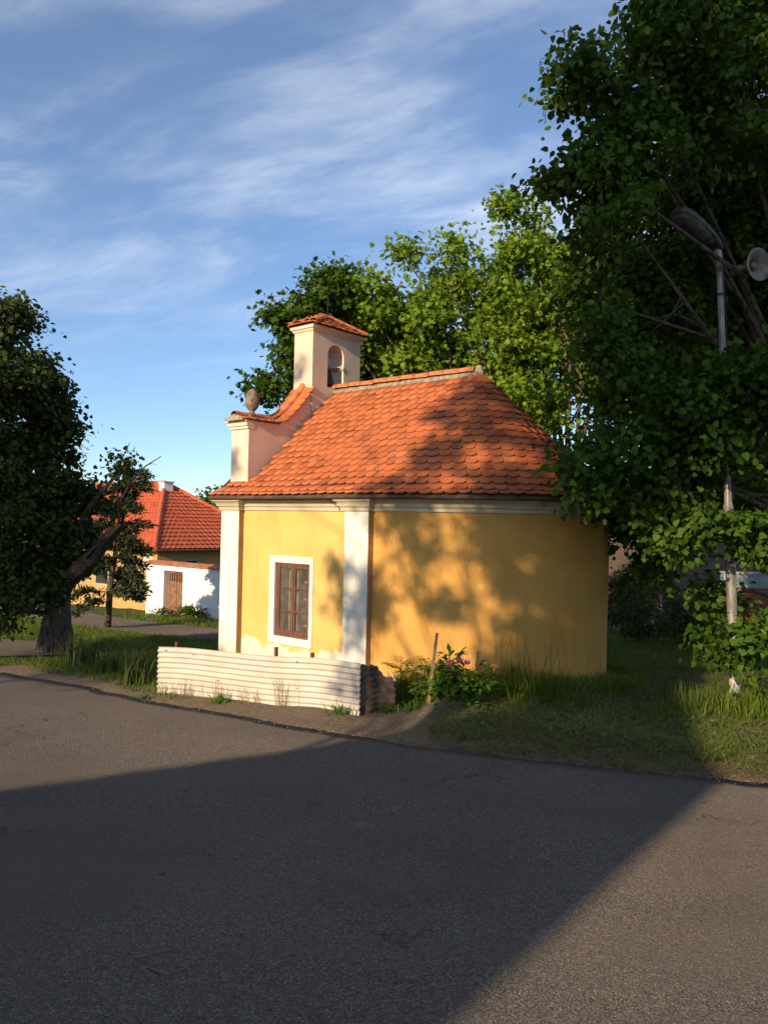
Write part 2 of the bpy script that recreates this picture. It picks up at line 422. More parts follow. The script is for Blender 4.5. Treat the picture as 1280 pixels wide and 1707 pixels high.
class MB:
    """collects vertices and faces; build() links one mesh object"""
    def __init__(s): s.v = []; s.f = []
    def add(s, vs, fs):
        o = len(s.v); s.v += [tuple(p) for p in vs]; s.f += [tuple(i + o for i in q) for q in fs]; return s
    def box(s, x0, x1, y0, y1, z0, z1, jit=0.0):
        P = [(x, y, z) for z in (z0, z1) for y in (y0, y1) for x in (x0, x1)]
        if jit: P = [tuple(c + random.uniform(-jit, jit) for c in p) for p in P]
        return s.add(P, [(0, 2, 3, 1), (4, 5, 7, 6), (0, 1, 5, 4), (2, 6, 7, 3), (0, 4, 6, 2), (1, 3, 7, 5)])
    def tube(s, pts, rad, n=8, cap=True):
        pts = [Vector(p) for p in pts]; o = len(s.v); ref = None
        for i, p in enumerate(pts):
            d = (pts[min(i + 1, len(pts) - 1)] - pts[max(i - 1, 0)]).normalized()
            if ref is None: ref = d.orthogonal().normalized()
            ref = (ref - d * ref.dot(d)).normalized(); b = d.cross(ref)
            r = rad[i] if isinstance(rad, (list, tuple)) else rad
            for k in range(n):
                a = 2 * PI * k / n
                s.v.append(tuple(p + (ref * math.cos(a) + b * math.sin(a)) * r))
        for i in range(len(pts) - 1):
            for k in range(n):
                s.f.append((o + i * n + k, o + i * n + (k + 1) % n, o + (i + 1) * n + (k + 1) % n, o + (i + 1) * n + k))
        if cap:
            s.f.append(tuple(o + k for k in reversed(range(n))))
            s.f.append(tuple(o + (len(pts) - 1) * n + k for k in range(n)))
        return s
    def lathe(s, prof, n=20, axis=None, org=(0, 0, 0)):
        """prof [(r,h)]; axis Matrix 3x3 whose z column is the axis"""
        o = len(s.v); A = axis or Matrix.Identity(3)
        for r, h in prof:
            for k in range(n):
                a = 2 * PI * k / n
                s.v.append(tuple(Vector(org) + A @ Vector((r * math.cos(a), r * math.sin(a), h))))
        for i in range(len(prof) - 1):
            for k in range(n):
                s.f.append((o + i * n + k, o + i * n + (k + 1) % n, o + (i + 1) * n + (k + 1) % n, o + (i + 1) * n + k))
        return s
    def prism(s, poly, axis, a, b):
        """poly: list of 2-D points in the other two axes, extruded along axis from a to b"""
        def P(q, t):
            return {'x': (t, q[0], q[1]), 'y': (q[0], t, q[1]), 'z': (q[0], q[1], t)}[axis]
        n = len(poly)
        fs = [tuple(range(n))[::-1], tuple(range(n, 2 * n))] + [(i, (i + 1) % n, n + (i + 1) % n, n + i) for i in range(n)]
        return s.add([P(q, a) for q in poly] + [P(q, b) for q in poly], fs)
    def mesh(s, name, mat, smooth=False, bevel=0.0):
        me = bpy.data.meshes.new(name); me.from_pydata(s.v, [], s.f)
        if mat: me.materials.append(MT[mat])
        import bmesh
        bm = bmesh.new(); bm.from_mesh(me)
        bmesh.ops.recalc_face_normals(bm, faces=bm.faces)
        if bevel:
            es = [e for e in bm.edges if len(e.link_faces) == 2 and e.calc_face_angle(0) > 0.6]
            bmesh.ops.bevel(bm, geom=es, offset=bevel, segments=2, affect='EDGES', profile=0.5, clamp_overlap=True)
        bm.to_mesh(me); bm.free()
        if smooth:
            for p in me.polygons: p.use_smooth = True
        me.update(); return me
    def build(s, name, mat, parent=None, loc=None, smooth=False, bevel=0.0):
        return link(name, s.mesh(name, mat, smooth, bevel), parent, loc)

def smooth_by_angle(o, ang=40):
    me = o.data
    for p in me.polygons: p.use_smooth = True
    try: me.set_sharp_from_angle(angle=math.radians(ang))
    except Exception: pass

# ------------------------------------------------------------------ terrain
SLOPE, Y0 = 0.063, 11.0
EDGE = np.array([(-40, 34), (-14, 18.6), (-9.5, 15.5), (-6.45, 13.54), (-4.76, 12.33), (-3.14, 10.92), (-2.17, 10.23), (-0.92, 9.29), (0.05, 8.60), (0.67, 8.25), (1.58, 7.86), (2.36, 7.52), (3.49, 7.16), (5.5, 6.5), (9, 5.3), (16, 3.5), (40, -2)], float)

def plane_z(x, y):
    y = np.asarray(y, float)
    z = -SLOPE * (y - Y0)
    far = np.clip((y - 42) / 20, 0, None)
    z = np.where(y > 42, -SLOPE * (42 - Y0) - 0.35 * (1 - np.exp(-far)), z)
    z = np.where(y < -2, SLOPE * (Y0 + 2) + 0.10 * (1 - np.exp(-np.clip(-2 - y, 0, None) / 4)), z)
    return z

def edge_dist(x, y):
    """distance beyond the edge of the road (positive on the chapel side)"""
    x = np.asarray(x, float); y = np.asarray(y, float)
    best = np.full(x.shape, 1e9); sgn = np.ones(x.shape)
    for (ax, ay), (bx, by) in zip(EDGE[:-1], EDGE[1:]):
        dx, dy = bx - ax, by - ay; L2 = dx * dx + dy * dy
        t = np.clip(((x - ax) * dx + (y - ay) * dy) / L2, 0, 1)
        px, py = x - (ax + t * dx), y - (ay + t * dy)
        d = np.hypot(px, py); side = np.sign(dx * (y - ay) - dy * (x - ax))
        m = d < best - 1e-9
        best = np.where(m, d, best); sgn = np.where(m, side, sgn)
    return best * sgn

def vnoise(x, y, sc_, seed=0):
    x = np.asarray(x, float) * sc_; y = np.asarray(y, float) * sc_
    xi = np.floor(x).astype(int); yi = np.floor(y).astype(int)
    fx = x - xi; fy = y - yi; fx = fx * fx * (3 - 2 * fx); fy = fy * fy * (3 - 2 * fy)
    def h(i, j):
        q = np.sin(i * 127.1 + j * 311.7 + seed * 74.7) * 43758.5453
        return q - np.floor(q)
    a = h(xi, yi) * (1 - fx) + h(xi + 1, yi) * fx
    b = h(xi, yi + 1) * (1 - fx) + h(xi + 1, yi + 1) * fx
    return a * (1 - fy) + b * fy

def sstep(a, b, x):
    t = np.clip((x - a) / (b - a), 0, 1); return t * t * (3 - 2 * t)

# side road behind the chapel and the lane past the old tree: (centre line, half width)
SIDE = np.array([(0.5, 19.4), (-1.0, 20.1), (-2.5, 20.8), (-5.2, 22.6), (-8.5, 25.6), (-12, 29.5), (-20, 42)], float)
LANE = np.array([(-6.9, 16.2), (-7.7, 18.0), (-11, 19.4), (-17, 22.0), (-30, 28.0)], float)
def line_dist(x, y, L):
    best = np.full(np.shape(x), 1e9)
    for (ax, ay), (bx, by) in zip(L[:-1], L[1:]):
        dx, dy = bx - ax, by - ay
        t = np.clip(((x - ax) * dx + (y - ay) * dy) / (dx * dx + dy * dy), 0, 1)
        best = np.minimum(best, np.hypot(x - (ax + t * dx), y - (ay + t * dy)))
    return best

def gz(x, y):
    x = np.asarray(x, float); y = np.asarray(y, float)
    z = plane_z(x, y); d = edge_dist(x, y)
    rough = (vnoise(x, y, 1.3) - 0.5) * 0.08 + (vnoise(x, y, 4.1, 3) - 0.5) * 0.035 + (vnoise(x, y, 11, 5) - 0.5) * 0.014
    right = sstep(0.3, 1.4, x)
    bank = sstep(0.05, 0.9, d) * (0.035 + 0.075 * right)
    mound = 0.16 * np.exp(-(((x - 0.85) / 0.5) ** 2 + ((y - 10.0) / 0.42) ** 2))
    roots = 0.30 * np.exp(-(((x + 6.9) / 1.1) ** 2 + ((y - 17.0) / 1.0) ** 2))
    on = z + bank + rough * sstep(0.1, 0.8, d) * 0.9 + mound + roots - 0.012 + 0.012 * sstep(0.0, 0.2, d)
    sd = line_dist(x, y, SIDE); on = np.where(sd < 1.9, np.minimum(on, z - 0.04 + 0.06 * sstep(1.35, 1.9, sd)), on)
    ld = line_dist(x, y, LANE); on = np.where(ld < 1.3, np.minimum(on, z + 0.3 * 0 - 0.03 + 0.05 * sstep(0.8, 1.3, ld)), on)
    return np.where(d <= 0.0, z - 0.05, np.where(d < 0.12, z - 0.05 + (on - z + 0.05) * sstep(0.0, 0.12, d), on))

def gz1(x, y): return float(gz(np.array([x]), np.array([y]))[0])

def grid_axis(segs):
    out_ = []
    for a, b, st in segs: out_ += list(np.arange(a, b, st))
    out_.append(segs[-1][1]); return np.array(out_)
gx = grid_axis([(-600, -60, 30), (-60, -22, 2), (-22, -9, 0.4), (-9, 7, 0.11), (7, 14, 0.4), (14, 60, 2), (60, 600, 30)])
gy = grid_axis([(-80, -10, 4), (-10, 6, 0.6), (6, 15, 0.09), (15, 26, 0.22), (26, 45, 0.8), (45, 100, 4), (100, 1500, 50)])
X, Y = np.meshgrid(gx, gy); Z = gz(X, Y)
V = np.stack([X.ravel(), Y.ravel(), Z.ravel()], 1)
nx, ny = len(gx), len(gy)
i = np.arange(nx * ny).reshape(ny, nx)
F = np.stack([i[:-1, :-1].ravel(), i[:-1, 1:].ravel(), i[1:, 1:].ravel(), i[1:, :-1].ravel()], 1)
me = mesh_np('ground', V, F, 'ground_soil', smooth=True)
D = edge_dist(V[:, 0], V[:, 1])
xx, yy = V[:, 0], V[:, 1]
bare = 0.55 + 0.2 * (vnoise(xx, yy, 2, 9) - 0.5)
gr = sstep(bare, bare + 0.6, D)
# trodden earth along the corrugated fence
fx0, fx1 = np.array([-3.21, 11.51]), np.array([-0.24, 9.95])
gr = np.where((xx > -3.4) & (xx < 0.9), sstep(1.25, 1.9, D), gr)
gr = np.maximum(gr, 0); gr[D < 0] = 0
gr = gr * (1 - np.exp(-(((xx - 0.85) / 0.55) ** 2 + ((yy - 9.85) / 0.45) ** 2)))
at = me.attributes.new('grassy', 'FLOAT', 'POINT'); at.data.foreach_set('value', gr.astype(np.float32))
ground = link('ground', me); tag(ground, 'sloping grassy village ground with bare earth verge', None, kind='structure')

# asphalt road sheet, up to the ragged edge
ex = np.concatenate([np.linspace(a, b, max(2, int(abs(b - a) / 0.12)), endpoint=False) for a, b in zip(EDGE[:-1, 0], EDGE[1:, 0])] + [EDGE[-1:, 0]])
ey = np.interp(ex, EDGE[:, 0], EDGE[:, 1])
ey = ey + (vnoise(ex, ex * 0, 3.0, 2) - 0.5) * 0.09 + (vnoise(ex, ex * 0, 7.0, 4) - 0.5) * 0.10
rows = np.array([0, 0.015, 0.06, 0.15, 0.3, 0.5, 0.7, 0.85, 1.0])
RV = []
for r in rows:
    yb = ey + (-14 - ey) * r
    RV.append(np.stack([ex, yb, plane_z(ex, yb) + (0.012 if r > 0 else 0.0)], 1))
lip = RV[0].copy(); lip[:, 2] -= 0.07
RV = [lip] + RV
nr = len(ex); V = np.concatenate(RV); i = np.arange(len(V)).reshape(len(RV), nr)
F = np.stack([i[:-1, :-1].ravel(), i[1:, :-1].ravel(), i[1:, 1:].ravel(), i[:-1, 1:].ravel()], 1)
road = link('road', mesh_np('road', V, F, 'asphalt')); tag(road, 'worn grey asphalt village road in the foreground', None, kind='structure')

def ribbon(name, L, hw, mat, label, dz=0.0):
    pts = []
    for (a, b) in zip(L[:-1], L[1:]):
        for k in range(8): pts.append(a + (b - a) * k / 8)
    pts.append(L[-1]); pts = np.array(pts)
    for _ in range(3): pts[1:-1] = (pts[:-2] + 2 * pts[1:-1] + pts[2:]) / 4
    d = np.gradient(pts, axis=0); d /= np.hypot(d[:, 0], d[:, 1])[:, None]; nrm = np.stack([-d[:, 1], d[:, 0]], 1)
    V = []; K = 5
    for k in range(K):
        q = pts + nrm * hw * (2 * k / (K - 1) - 1)
        V.append(np.stack([q[:, 0], q[:, 1], plane_z(q[:, 0], q[:, 1]) + dz], 1))
    V = np.concatenate(V); n = len(pts); i = np.arange(len(V)).reshape(K, n)
    F = np.stack([i[:-1, :-1].ravel(), i[:-1, 1:].ravel(), i[1:, 1:].ravel(), i[1:, :-1].ravel()], 1)
    return tag(link(name, mesh_np(name, V, F, mat)), label, None, kind='structure')
ribbon('side_road', SIDE, 1.45, 'asphalt', 'narrow asphalt side road behind the chapel', 0.004)
ribbon('lane', LANE, 0.85, 'ground_soil', 'bare earth lane past the old tree', 0.0)

# ------------------------------------------------------------------ chapel
A = 0.7118
P0 = Vector((-0.2242, 11.6, 0.0))
UX = Vector((math.cos(A), -math.sin(A), 0)); VY = Vector((math.sin(A), math.cos(A), 0))
def L2W(x, y, z): return P0 + UX * x + VY * y + Vector((0, 0, z))
chapel = thing('chapel', 'small yellow village chapel with white pilasters, rounded apse and red tiled roof', 'chapel', P0, -A)
LN, WD, HB, RB = 3.43, 2.285, 0.11, 2.45        # nave length, half width, pilaster projection, apse depth
ZB, ZC, ZE, ZR = -0.6, 2.665, 2.895, 5.03
WX0, WX1, WZ0, WZ1 = -2.12, -1.295, 0.627, 1.828   # window opening

mb = MB()
# north wall with the window opening (outer skin at y = HB), reveals run 0.34 m in
xa, xb = -LN + 0.02, 0.0
xs = [xa, WX0, WX1, xb]; zs = [ZB, WZ0, WZ1, ZE]
def quadgrid(y, skip):
    vs = [(x, y, z) for z in zs for x in xs]; fs = []
    for r in range(3):
        for c in range(3):
            if (r, c) != skip: fs.append((r * 4 + c, r * 4 + c + 1, r * 4 + c + 5, r * 4 + c + 4))
    mb.add(vs, fs)
quadgrid(HB, (1, 1)); quadgrid(HB + 0.34, (1, 1))
yr0, yr1 = HB, HB + 0.34
mb.add([(WX0, yr0, WZ0), (WX1, yr0, WZ0), (WX1, yr0, WZ1), (WX0, yr0, WZ1), (WX0, yr1, WZ0), (WX1, yr1, WZ0), (WX1, yr1, WZ1), (WX0, yr1, WZ1)],
       [(0, 1, 5, 4), (1, 2, 6, 5), (2, 3, 7, 6), (3, 0, 4, 7)])
# facade and far wall
mb.add([(xa, HB, ZB), (xa, 2 * WD - HB, ZB), (xa, 2 * WD - HB, ZE), (xa, HB, ZE)], [(0, 1, 2, 3)])
mb.add([(xa, 2 * WD - HB, ZB), (0, 2 * WD - HB, ZB), (0, 2 * WD - HB, ZE), (xa, 2 * WD - HB, ZE)], [(0, 1, 2, 3)])
nave_wall = mb.build('nave_wall', 'yellow_plaster', chapel)
nave_wall['label'] = 'sunlit yellow plaster side wall, washed out at its foot'
# apse wall: half ellipse, slightly thicker plinth at the foot with a broken edge
NA = 72; zz_ = [ZB, -0.02, 0.12, 0.22, 0.26, 0.9, 1.6, 2.2, ZE]
V = []; 
for zi, z in enumerate(zz_):
    for k in range(NA + 1):
        th = PI * k / NA
        e = 0.0
        if z <= 0.24: e = 0.022 + 0.012 * math.sin(k * 1.7) * math.sin(k * 0.63)
        wob = 0.008 * math.sin(k * 0.5 + z * 2)
        V.append(((RB + e + wob) * math.sin(th), WD - (WD - HB + e + wob) * math.cos(th), z + (0.03 * math.sin(k * 0.9) if z in (0.22, 0.26) else 0)))
i = np.arange(len(V)).reshape(len(zz_), NA + 1)
F = np.stack([i[:-1, :-1].ravel(), i[:-1, 1:].ravel(), i[1:, 1:].ravel(), i[1:, :-1].ravel()], 1)
link('apse_wall', mesh_np('apse_wall', np.array(V), F, 'apse_shade_plaster', smooth=True), chapel)['label'] = 'rounded yellow apse wall with damp foot'
# ceiling keeps daylight out of the room
mb = MB(); mb.add([(xa, HB, ZE - 0.01)] + [(RB * math.sin(PI * k / 24), WD - (WD - HB) * math.cos(PI * k / 24), ZE - 0.01) for k in range(25)] + [(xa, 2 * WD - HB, ZE - 0.01)], [tuple(range(27))])
mb.build('ceiling', 'inside_dark', chapel)
# pilasters
PWD = 0.4775
def pilaster(x0, x1, y0, y1):
    o = MB().box(x0, x1, y0, y1, ZB, ZC + 0.02).build('pilaster', 'white_plaster', chapel, bevel=0.008); return o
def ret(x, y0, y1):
    MB().box(x - 0.003, x + 0.004, y0 + 0.004, y1, ZB, ZC).build('return_face', 'dark_ochre', chapel)  # ochre slab over the pilaster's side face, darker than its front
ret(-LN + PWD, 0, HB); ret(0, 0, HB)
pilaster(-LN, -LN + PWD, 0, HB + 0.05)
pilaster(-PWD, 0, 0, HB + 0.05)
pilaster(-LN, -LN + PWD, 2 * WD - HB - 0.05, 2 * WD)
pilaster(-PWD, 0, 2 * WD - HB - 0.05, 2 * WD)

# cornice: moulded profile swept round the plan
def offset_path(P, d):
    n = len(P); R = []
    for k in range(n):
        p, a, b = Vector(P[k]), Vector(P[k - 1]), Vector(P[(k + 1) % n])
        e1 = (p - a).normalized(); e2 = (b - p).normalized()
        n1 = Vector((e1.y, -e1.x)); n2 = Vector((e2.y, -e2.x))
        m = (n1 + n2); m.normalize(); cosv = max(0.35, m.dot(n1))
        R.append(p + m * d / cosv)
    return R
plan = [(-LN, 0), (-LN + PWD, 0), (-LN + PWD, HB), (-PWD, HB), (-PWD, 0), (0, 0), (0.0, HB)]
plan += [(RB * math.sin(PI * k / 40), WD - (WD - HB) * math.cos(PI * k / 40)) for k in range(1, 40)]
plan += [(0, 2 * WD - HB), (0, 2 * WD), (-PWD, 2 * WD), (-PWD, 2 * WD - HB), (-LN + PWD, 2 * WD - HB), (-LN + PWD, 2 * WD), (-LN, 2 * WD)]
prof = [(0.0, 0.0), (0.03, 0.004), (0.034, 0.05), (0.05, 0.066), (0.062, 0.07), (0.07, 0.10), (0.095, 0.135), (0.13, 0.155), (0.132, 0.20), (0.12, 0.222), (-0.12, 0.225)]
V = []
for d, h in prof:
    for q in offset_path(plan, d): V.append((q.x, q.y, ZC + h))
n = len(plan); i = np.arange(len(V)).reshape(len(prof), n)
F = np.stack([i[:-1, :].ravel(), np.roll(i[:-1, :], -1, 1).ravel(), np.roll(i[1:, :], -1, 1).ravel(), i[1:, :].ravel()], 1)
cornice = link('cornice', mesh_np('cornice', np.array(V), F, 'cornice_plaster'), chapel); smooth_by_angle(cornice, 25)
# crack in the cornice beside the pilaster
crk = MB(); cp = [(-0.86, 0.225), (-0.83, 0.19), (-0.80, 0.16), (-0.74, 0.12), (-0.71, 0.09), (-0.66, 0.07), (-0.65, 0.0)]
prj = lambda h: np.interp(h, [0, .05, .07, .135, .155, .2, .225], [.03, .034, .062, .095, .13, .132, .12])
crk.tube([(x, HB - prj(h) - 0.001, ZC + h) for x, h in cp], 0.006, 5); crk.build('crack', 'inside_dark', cornice)

# window: flat white surround, casing, two sashes, six panes
mb = MB(); sy0, sy1 = HB - 0.022, HB + 0.02
mb.box(-2.245, -1.222, sy0, sy1, WZ1 - 0.004, 1.932).box(-2.245, -1.222, sy0 - .004, sy1, 0.512, WZ0 + 0.004).box(-2.245, WX0 + .004, sy0 + .003, sy1, WZ0, WZ1).box(WX1 - .004, -1.222, sy0 + .003, sy1, WZ0, WZ1)
window = mb.build('window', 'white_plaster', chapel); window['label'] = 'brown six-pane casement window in a flat white surround'
mb = MB(); fy0, fy1 = HB + 0.012, HB + 0.10; fw = 0.045
mb.box(WX0, WX1, fy0, fy1, WZ1 - fw, WZ1).box(WX0, WX1, fy0, fy1, WZ0, WZ0 + fw).box(WX0, WX0 + fw, fy0 + .002, fy1, WZ0 + fw, WZ1 - fw).box(WX1 - fw, WX1, fy0 + .002, fy1, WZ0 + fw, WZ1 - fw)
mb.build('frame', 'painted_wood', window, bevel=0.005)
xm = (WX0 + WX1) / 2
for (x0, x1) in ((WX0 + fw, xm - 0.003), (xm + 0.003, WX1 - fw)):
    mb = MB(); st = 0.045; y0, y1 = HB + 0.02, HB + 0.065; za, zb2 = WZ0 + fw, WZ1 - fw
    mb.box(x0, x0 + st, y0, y1, za, zb2).box(x1 - st, x1, y0, y1, za, zb2)
    mb.box(x0 + st, x1 - st, y0 + .002, y1, za, za + st + .02).box(x0 + st, x1 - st, y0 + .002, y1, zb2 - st, zb2)
    h = (zb2 - za) / 3
    for k in (1, 2): mb.box(x0 + st, x1 - st, y0 + .006, y1 - .004, za + k * h - .014, za + k * h + .014)
    mb.build('sash', 'painted_wood', window, bevel=0.004)
    for k in range(3):
        MB().box(x0 + st, x1 - st, y0 + .026, y0 + .03, za + k * h + .01, za + (k + 1) * h - .01).build('pane', 'window_glass', window)
MB().box(xm - 0.02, xm + 0.02, HB + 0.006, HB + 0.03, WZ0 + 0.03, WZ1 - 0.03).build('mullion', 'painted_wood', window, bevel=0.004)
# inner casement, curtain edge and sill board seen through the glass
mb = MB()
for xx0 in (WX0 + .10, WX1 - .14): mb.box(xx0, xx0 + .035, HB + .22, HB + .25, WZ0 + .02, WZ1 - .04)
for zq in (0.80, 1.22, 1.50): mb.box(xm + .05, WX1 - .1, HB + .222, HB + .25, zq, zq + .025)
mb.build('inner_sash', 'inside_white', window)
mb = MB(); cvv = []
for k in range(9): cvv.append((xm - 0.13 + k * .016, HB + .19 + .012 * math.sin(k * 1.6)))
mb.add([(x, y, z) for z in (WZ0 + .05, WZ1 - .05) for x, y in cvv], [(k, k + 1, k + 10, k + 9) for k in range(8)])
mb.build('curtain', 'curtain', window)

# ---- roof
EO = 0.17                                      # eaves overhang beyond the pilaster face
HR = ZR - ZE; RQ = 0.3125
def prof_h(d): return HR * (1.05 * d - 0.05 * (1 - math.exp(-d / 0.1)))
XL = -LN - 0.17
NAVE_LEN = 0.0 - XL
def eave(s):
    """s<=0 : along nave (x=s); s in 0..1 : round the apse; s>1 : back nave"""
    if s <= 0: return Vector((s, -EO))
    if s <= 1:
        th = PI * s; return Vector(((RB + 0.2) * math.sin(th), WD - (WD + EO) * math.cos(th)))
    return Vector((-(s - 1), 2 * WD + EO))
def surf(s, d):
    e = eave(s); r = Vector((min(e.x, RQ), WD)); p = e + (r - e) * d
    return Vector((p.x, p.y, ZE + prof_h(d)))
# deck
ss = list(np.linspace(XL, 0, 14)) + list(np.linspace(0, 1, 49)[1:]) + list(np.linspace(1, 1 + NAVE_LEN, 14)[1:])
ds = [0, 0.03, 0.08, 0.15, 0.25, 0.4, 0.6, 0.8, 1.0]
V = []
for lay in (-0.012, -0.05):
    for d in ds:
        for s in ss:
            p = surf(s, d); V.append((p.x, p.y, p.z + lay))
n = len(ss); m = len(ds); i = np.arange(n * m).reshape(m, n); j = i + n * m
F = np.concatenate([np.stack([i[:-1, :-1].ravel(), i[:-1, 1:].ravel(), i[1:, 1:].ravel(), i[1:, :-1].ravel()], 1),
                    np.stack([j[:-1, :-1].ravel(), j[1:, :-1].ravel(), j[1:, 1:].ravel(), j[:-1, 1:].ravel()], 1),
                    np.stack([i[0, :-1], j[0, :-1], j[0, 1:], i[0, 1:]], 1), np.stack([i[:-1, 0], i[1:, 0], j[1:, 0], j[:-1, 0]], 1),
                    np.stack([i[:-1, -1], j[:-1, -1], j[1:, -1], i[1:, -1]], 1)])
roof = link('roof', mesh_np('roof', np.array(V), F, 'deck_board'), chapel); roof['label'] = 'steep red roof of scalloped clay tiles, shaded towards the apse'
# beaver-tail tile template: x across (unit width 1), y up the slope, z out
def tile_template(nseg=6, th=0.018):
    L = 0.31; hw = 0.468; pts = [(-hw, L), (-hw, 0.075)]
    for k in range(1, nseg): 
        a = PI * k / nseg; pts.append((-hw * math.cos(a), 0.075 - 0.075 * math.sin(a) ** 0.85))
    pts += [(hw, 0.075), (hw, L)]
    n = len(pts)
    def zt(y): return 0.050 - 0.046 * y / L
    vs = [(x, y, zt(y)) for x, y in pts] + [(x, y, zt(y) - th) for x, y in pts]
    tris = [tuple(reversed(range(n)))]
    quads = [(k, (k + 1) % n, n + (k + 1) % n, n + k) for k in range(n)]
    return np.array(vs), tris, quads, n
TV, TT, TQ, TN = tile_template()
tile_me = bpy.data.meshes.new('tile'); tile_me.from_pydata([tuple(p) for p in TV], [], TT + TQ); tile_me.materials.append(MT['clay_tile']); tile_me.update()
TW, GAUGE = 0.185, 0.163
# arc length up the slope at the nave
dd = np.linspace(0, 1, 400); zp = np.array([ZE + prof_h(x) for x in dd]); yp = dd * (WD + EO)
al = np.concatenate([[0], np.cumsum(np.hypot(np.diff(yp), np.diff(zp)))])
NROW = int(al[-1] / GAUGE)
tiles = []
def frame_at(s, d):
    e = 1e-3
    p = surf(s, d); s2 = min(s + e, 1 + NAVE_LEN); s1 = s2 - 2 * e
    tx = (surf(s2, d) - surf(s1, d)); 
    ty = surf(s, min(d + e, 1)) - surf(s, min(d + e, 1) - 2 * e)
    if tx.length < 1e-9: return None
    if s > 1 + 1e-6 or (s <= 0): pass
    tx.normalize(); ty.normalize(); nz = tx.cross(ty).normalized(); ty = nz.cross(tx)
    return p, tx, ty, nz
def add_tile(s, d, wid, off=0.0):
    fr = frame_at(s, d)
    if fr is None: return
    p, tx, ty, nz = fr
    ja = random.gauss(0, 0.032); tx2 = (tx * math.cos(ja) + ty * math.sin(ja)); ty2 = nz.cross(tx2)
    jt = random.gauss(0, 0.02); ty3 = (ty2 * math.cos(jt) + nz * math.sin(jt)); nz3 = tx2.cross(ty3)
    p = p + ty * (random.gauss(0, 0.006) + 0.012 * math.sin(p.x * 2.3 + p.z * 3.1)) + nz * (random.uniform(0, 0.003) + off)
    tiles.append(Matrix(((tx2.x * wid, ty3.x, nz3.x, p.x), (tx2.y * wid, ty3.y, nz3.y, p.y), (tx2.z * wid, ty3.z, nz3.z, p.z), (0, 0, 0, 1))))
GX1 = -LN + 0.459                               # inner face of the gable
for r in range(NROW):
    a = 0.0 + r * GAUGE - 0.05
    d = float(np.interp(max(a, -1), al, dd)) if a >= 0 else a / (WD + EO)
    d = max(d, -0.02) if r else -0.02
    dmid = max(0, d)
    ypos = -EO + dmid * (WD + EO)
    # nave, both sides
    nn_ = 19
    wid = (NAVE_LEN) / nn_
    for side in (0, 1):
        for k in range(nn_ + 1):
            x = XL + (k + (0.5 if r % 2 == 0 else 0.0)) * wid
            if x > 0.06: continue
            if x < XL + 0.3 * wid: continue
            if x < GX1 + 0.06 and ypos > 0.12: continue
            if x < GX1 and x < XL + max(0, ypos + EO) * 1.0 + 0.02: continue
            add_tile(x if side == 0 else 1 - x, dmid if r else 0.0, wid * 1.0)
    # apse
    npoly = [surf(s, dmid) for s in np.linspace(0.0, 1, 60)]
    arc = sum((b - a_).length for a_, b in zip(npoly[:-1], npoly[1:]))
    cum = np.concatenate([[0], np.cumsum([(b - a_).length for a_, b in zip(npoly[:-1], npoly[1:])])])
    na = max(4, round(arc / TW))
    for k in range(na):
        q = (k + (0.5 if r % 2 == 0 else 1.0)) / na
        if q > 0.995: continue
        s = float(np.interp(q * arc, cum, np.linspace(0.0, 1, 60)))
        if s < 0.008: continue
        add_tile(s, dmid, min(1.04 * arc / na, TW * 1.15), off=0.002)
# the ones that show largest become single objects, the rest one mesh
camL = Vector(((Vector((0, 0, EYE)) - P0).dot(UX), (Vector((0, 0, EYE)) - P0).dot(VY), EYE))
def shows(M):
    p = M.translation; nv = Vector((M[0][2], M[1][2], M[2][2])); vd = camL - p
    return nv.dot(vd.normalized()) * M.col[0].length / vd.length_squared
scr = [shows(M) for M in tiles]
# tiles behind the gable, tower or foliage edge cannot be told apart from here
order = sorted(range(len(tiles)), key=lambda k: -scr[k]); single = set(order[:300])
for k in order[:300]:
    o = bpy.data.objects.new('tile', tile_me); C.objects.link(o); o.parent = roof; o.matrix_basis = tiles[k]
restV = []; restF4 = []; restN = []; tint = []
rest = [tiles[k] for k in range(len(tiles)) if k not in single]
TVh = np.concatenate([TV, np.ones((len(TV), 1))], 1)
allV = np.concatenate([(TVh @ np.array(M).T)[:, :3] for M in rest])
FT = np.array(TT[0])[None, :]; FQ = np.array(TQ)
offs = np.arange(len(rest)) * len(TV)
Fn = (FT[None] + offs[:, None, None]).reshape(-1, FT.shape[1]); Fq = (FQ[None] + offs[:, None, None]).reshape(-1, 4)
tints = np.repeat(RNG.random(len(rest)), len(TV))
o = link('roof_tiles', mesh_np('roof_tiles', allV, [Fn, Fq], 'clay_tile', tint=tints), roof); o['kind'] = 'stuff'
o['label'] = 'remaining scalloped clay roof tiles'

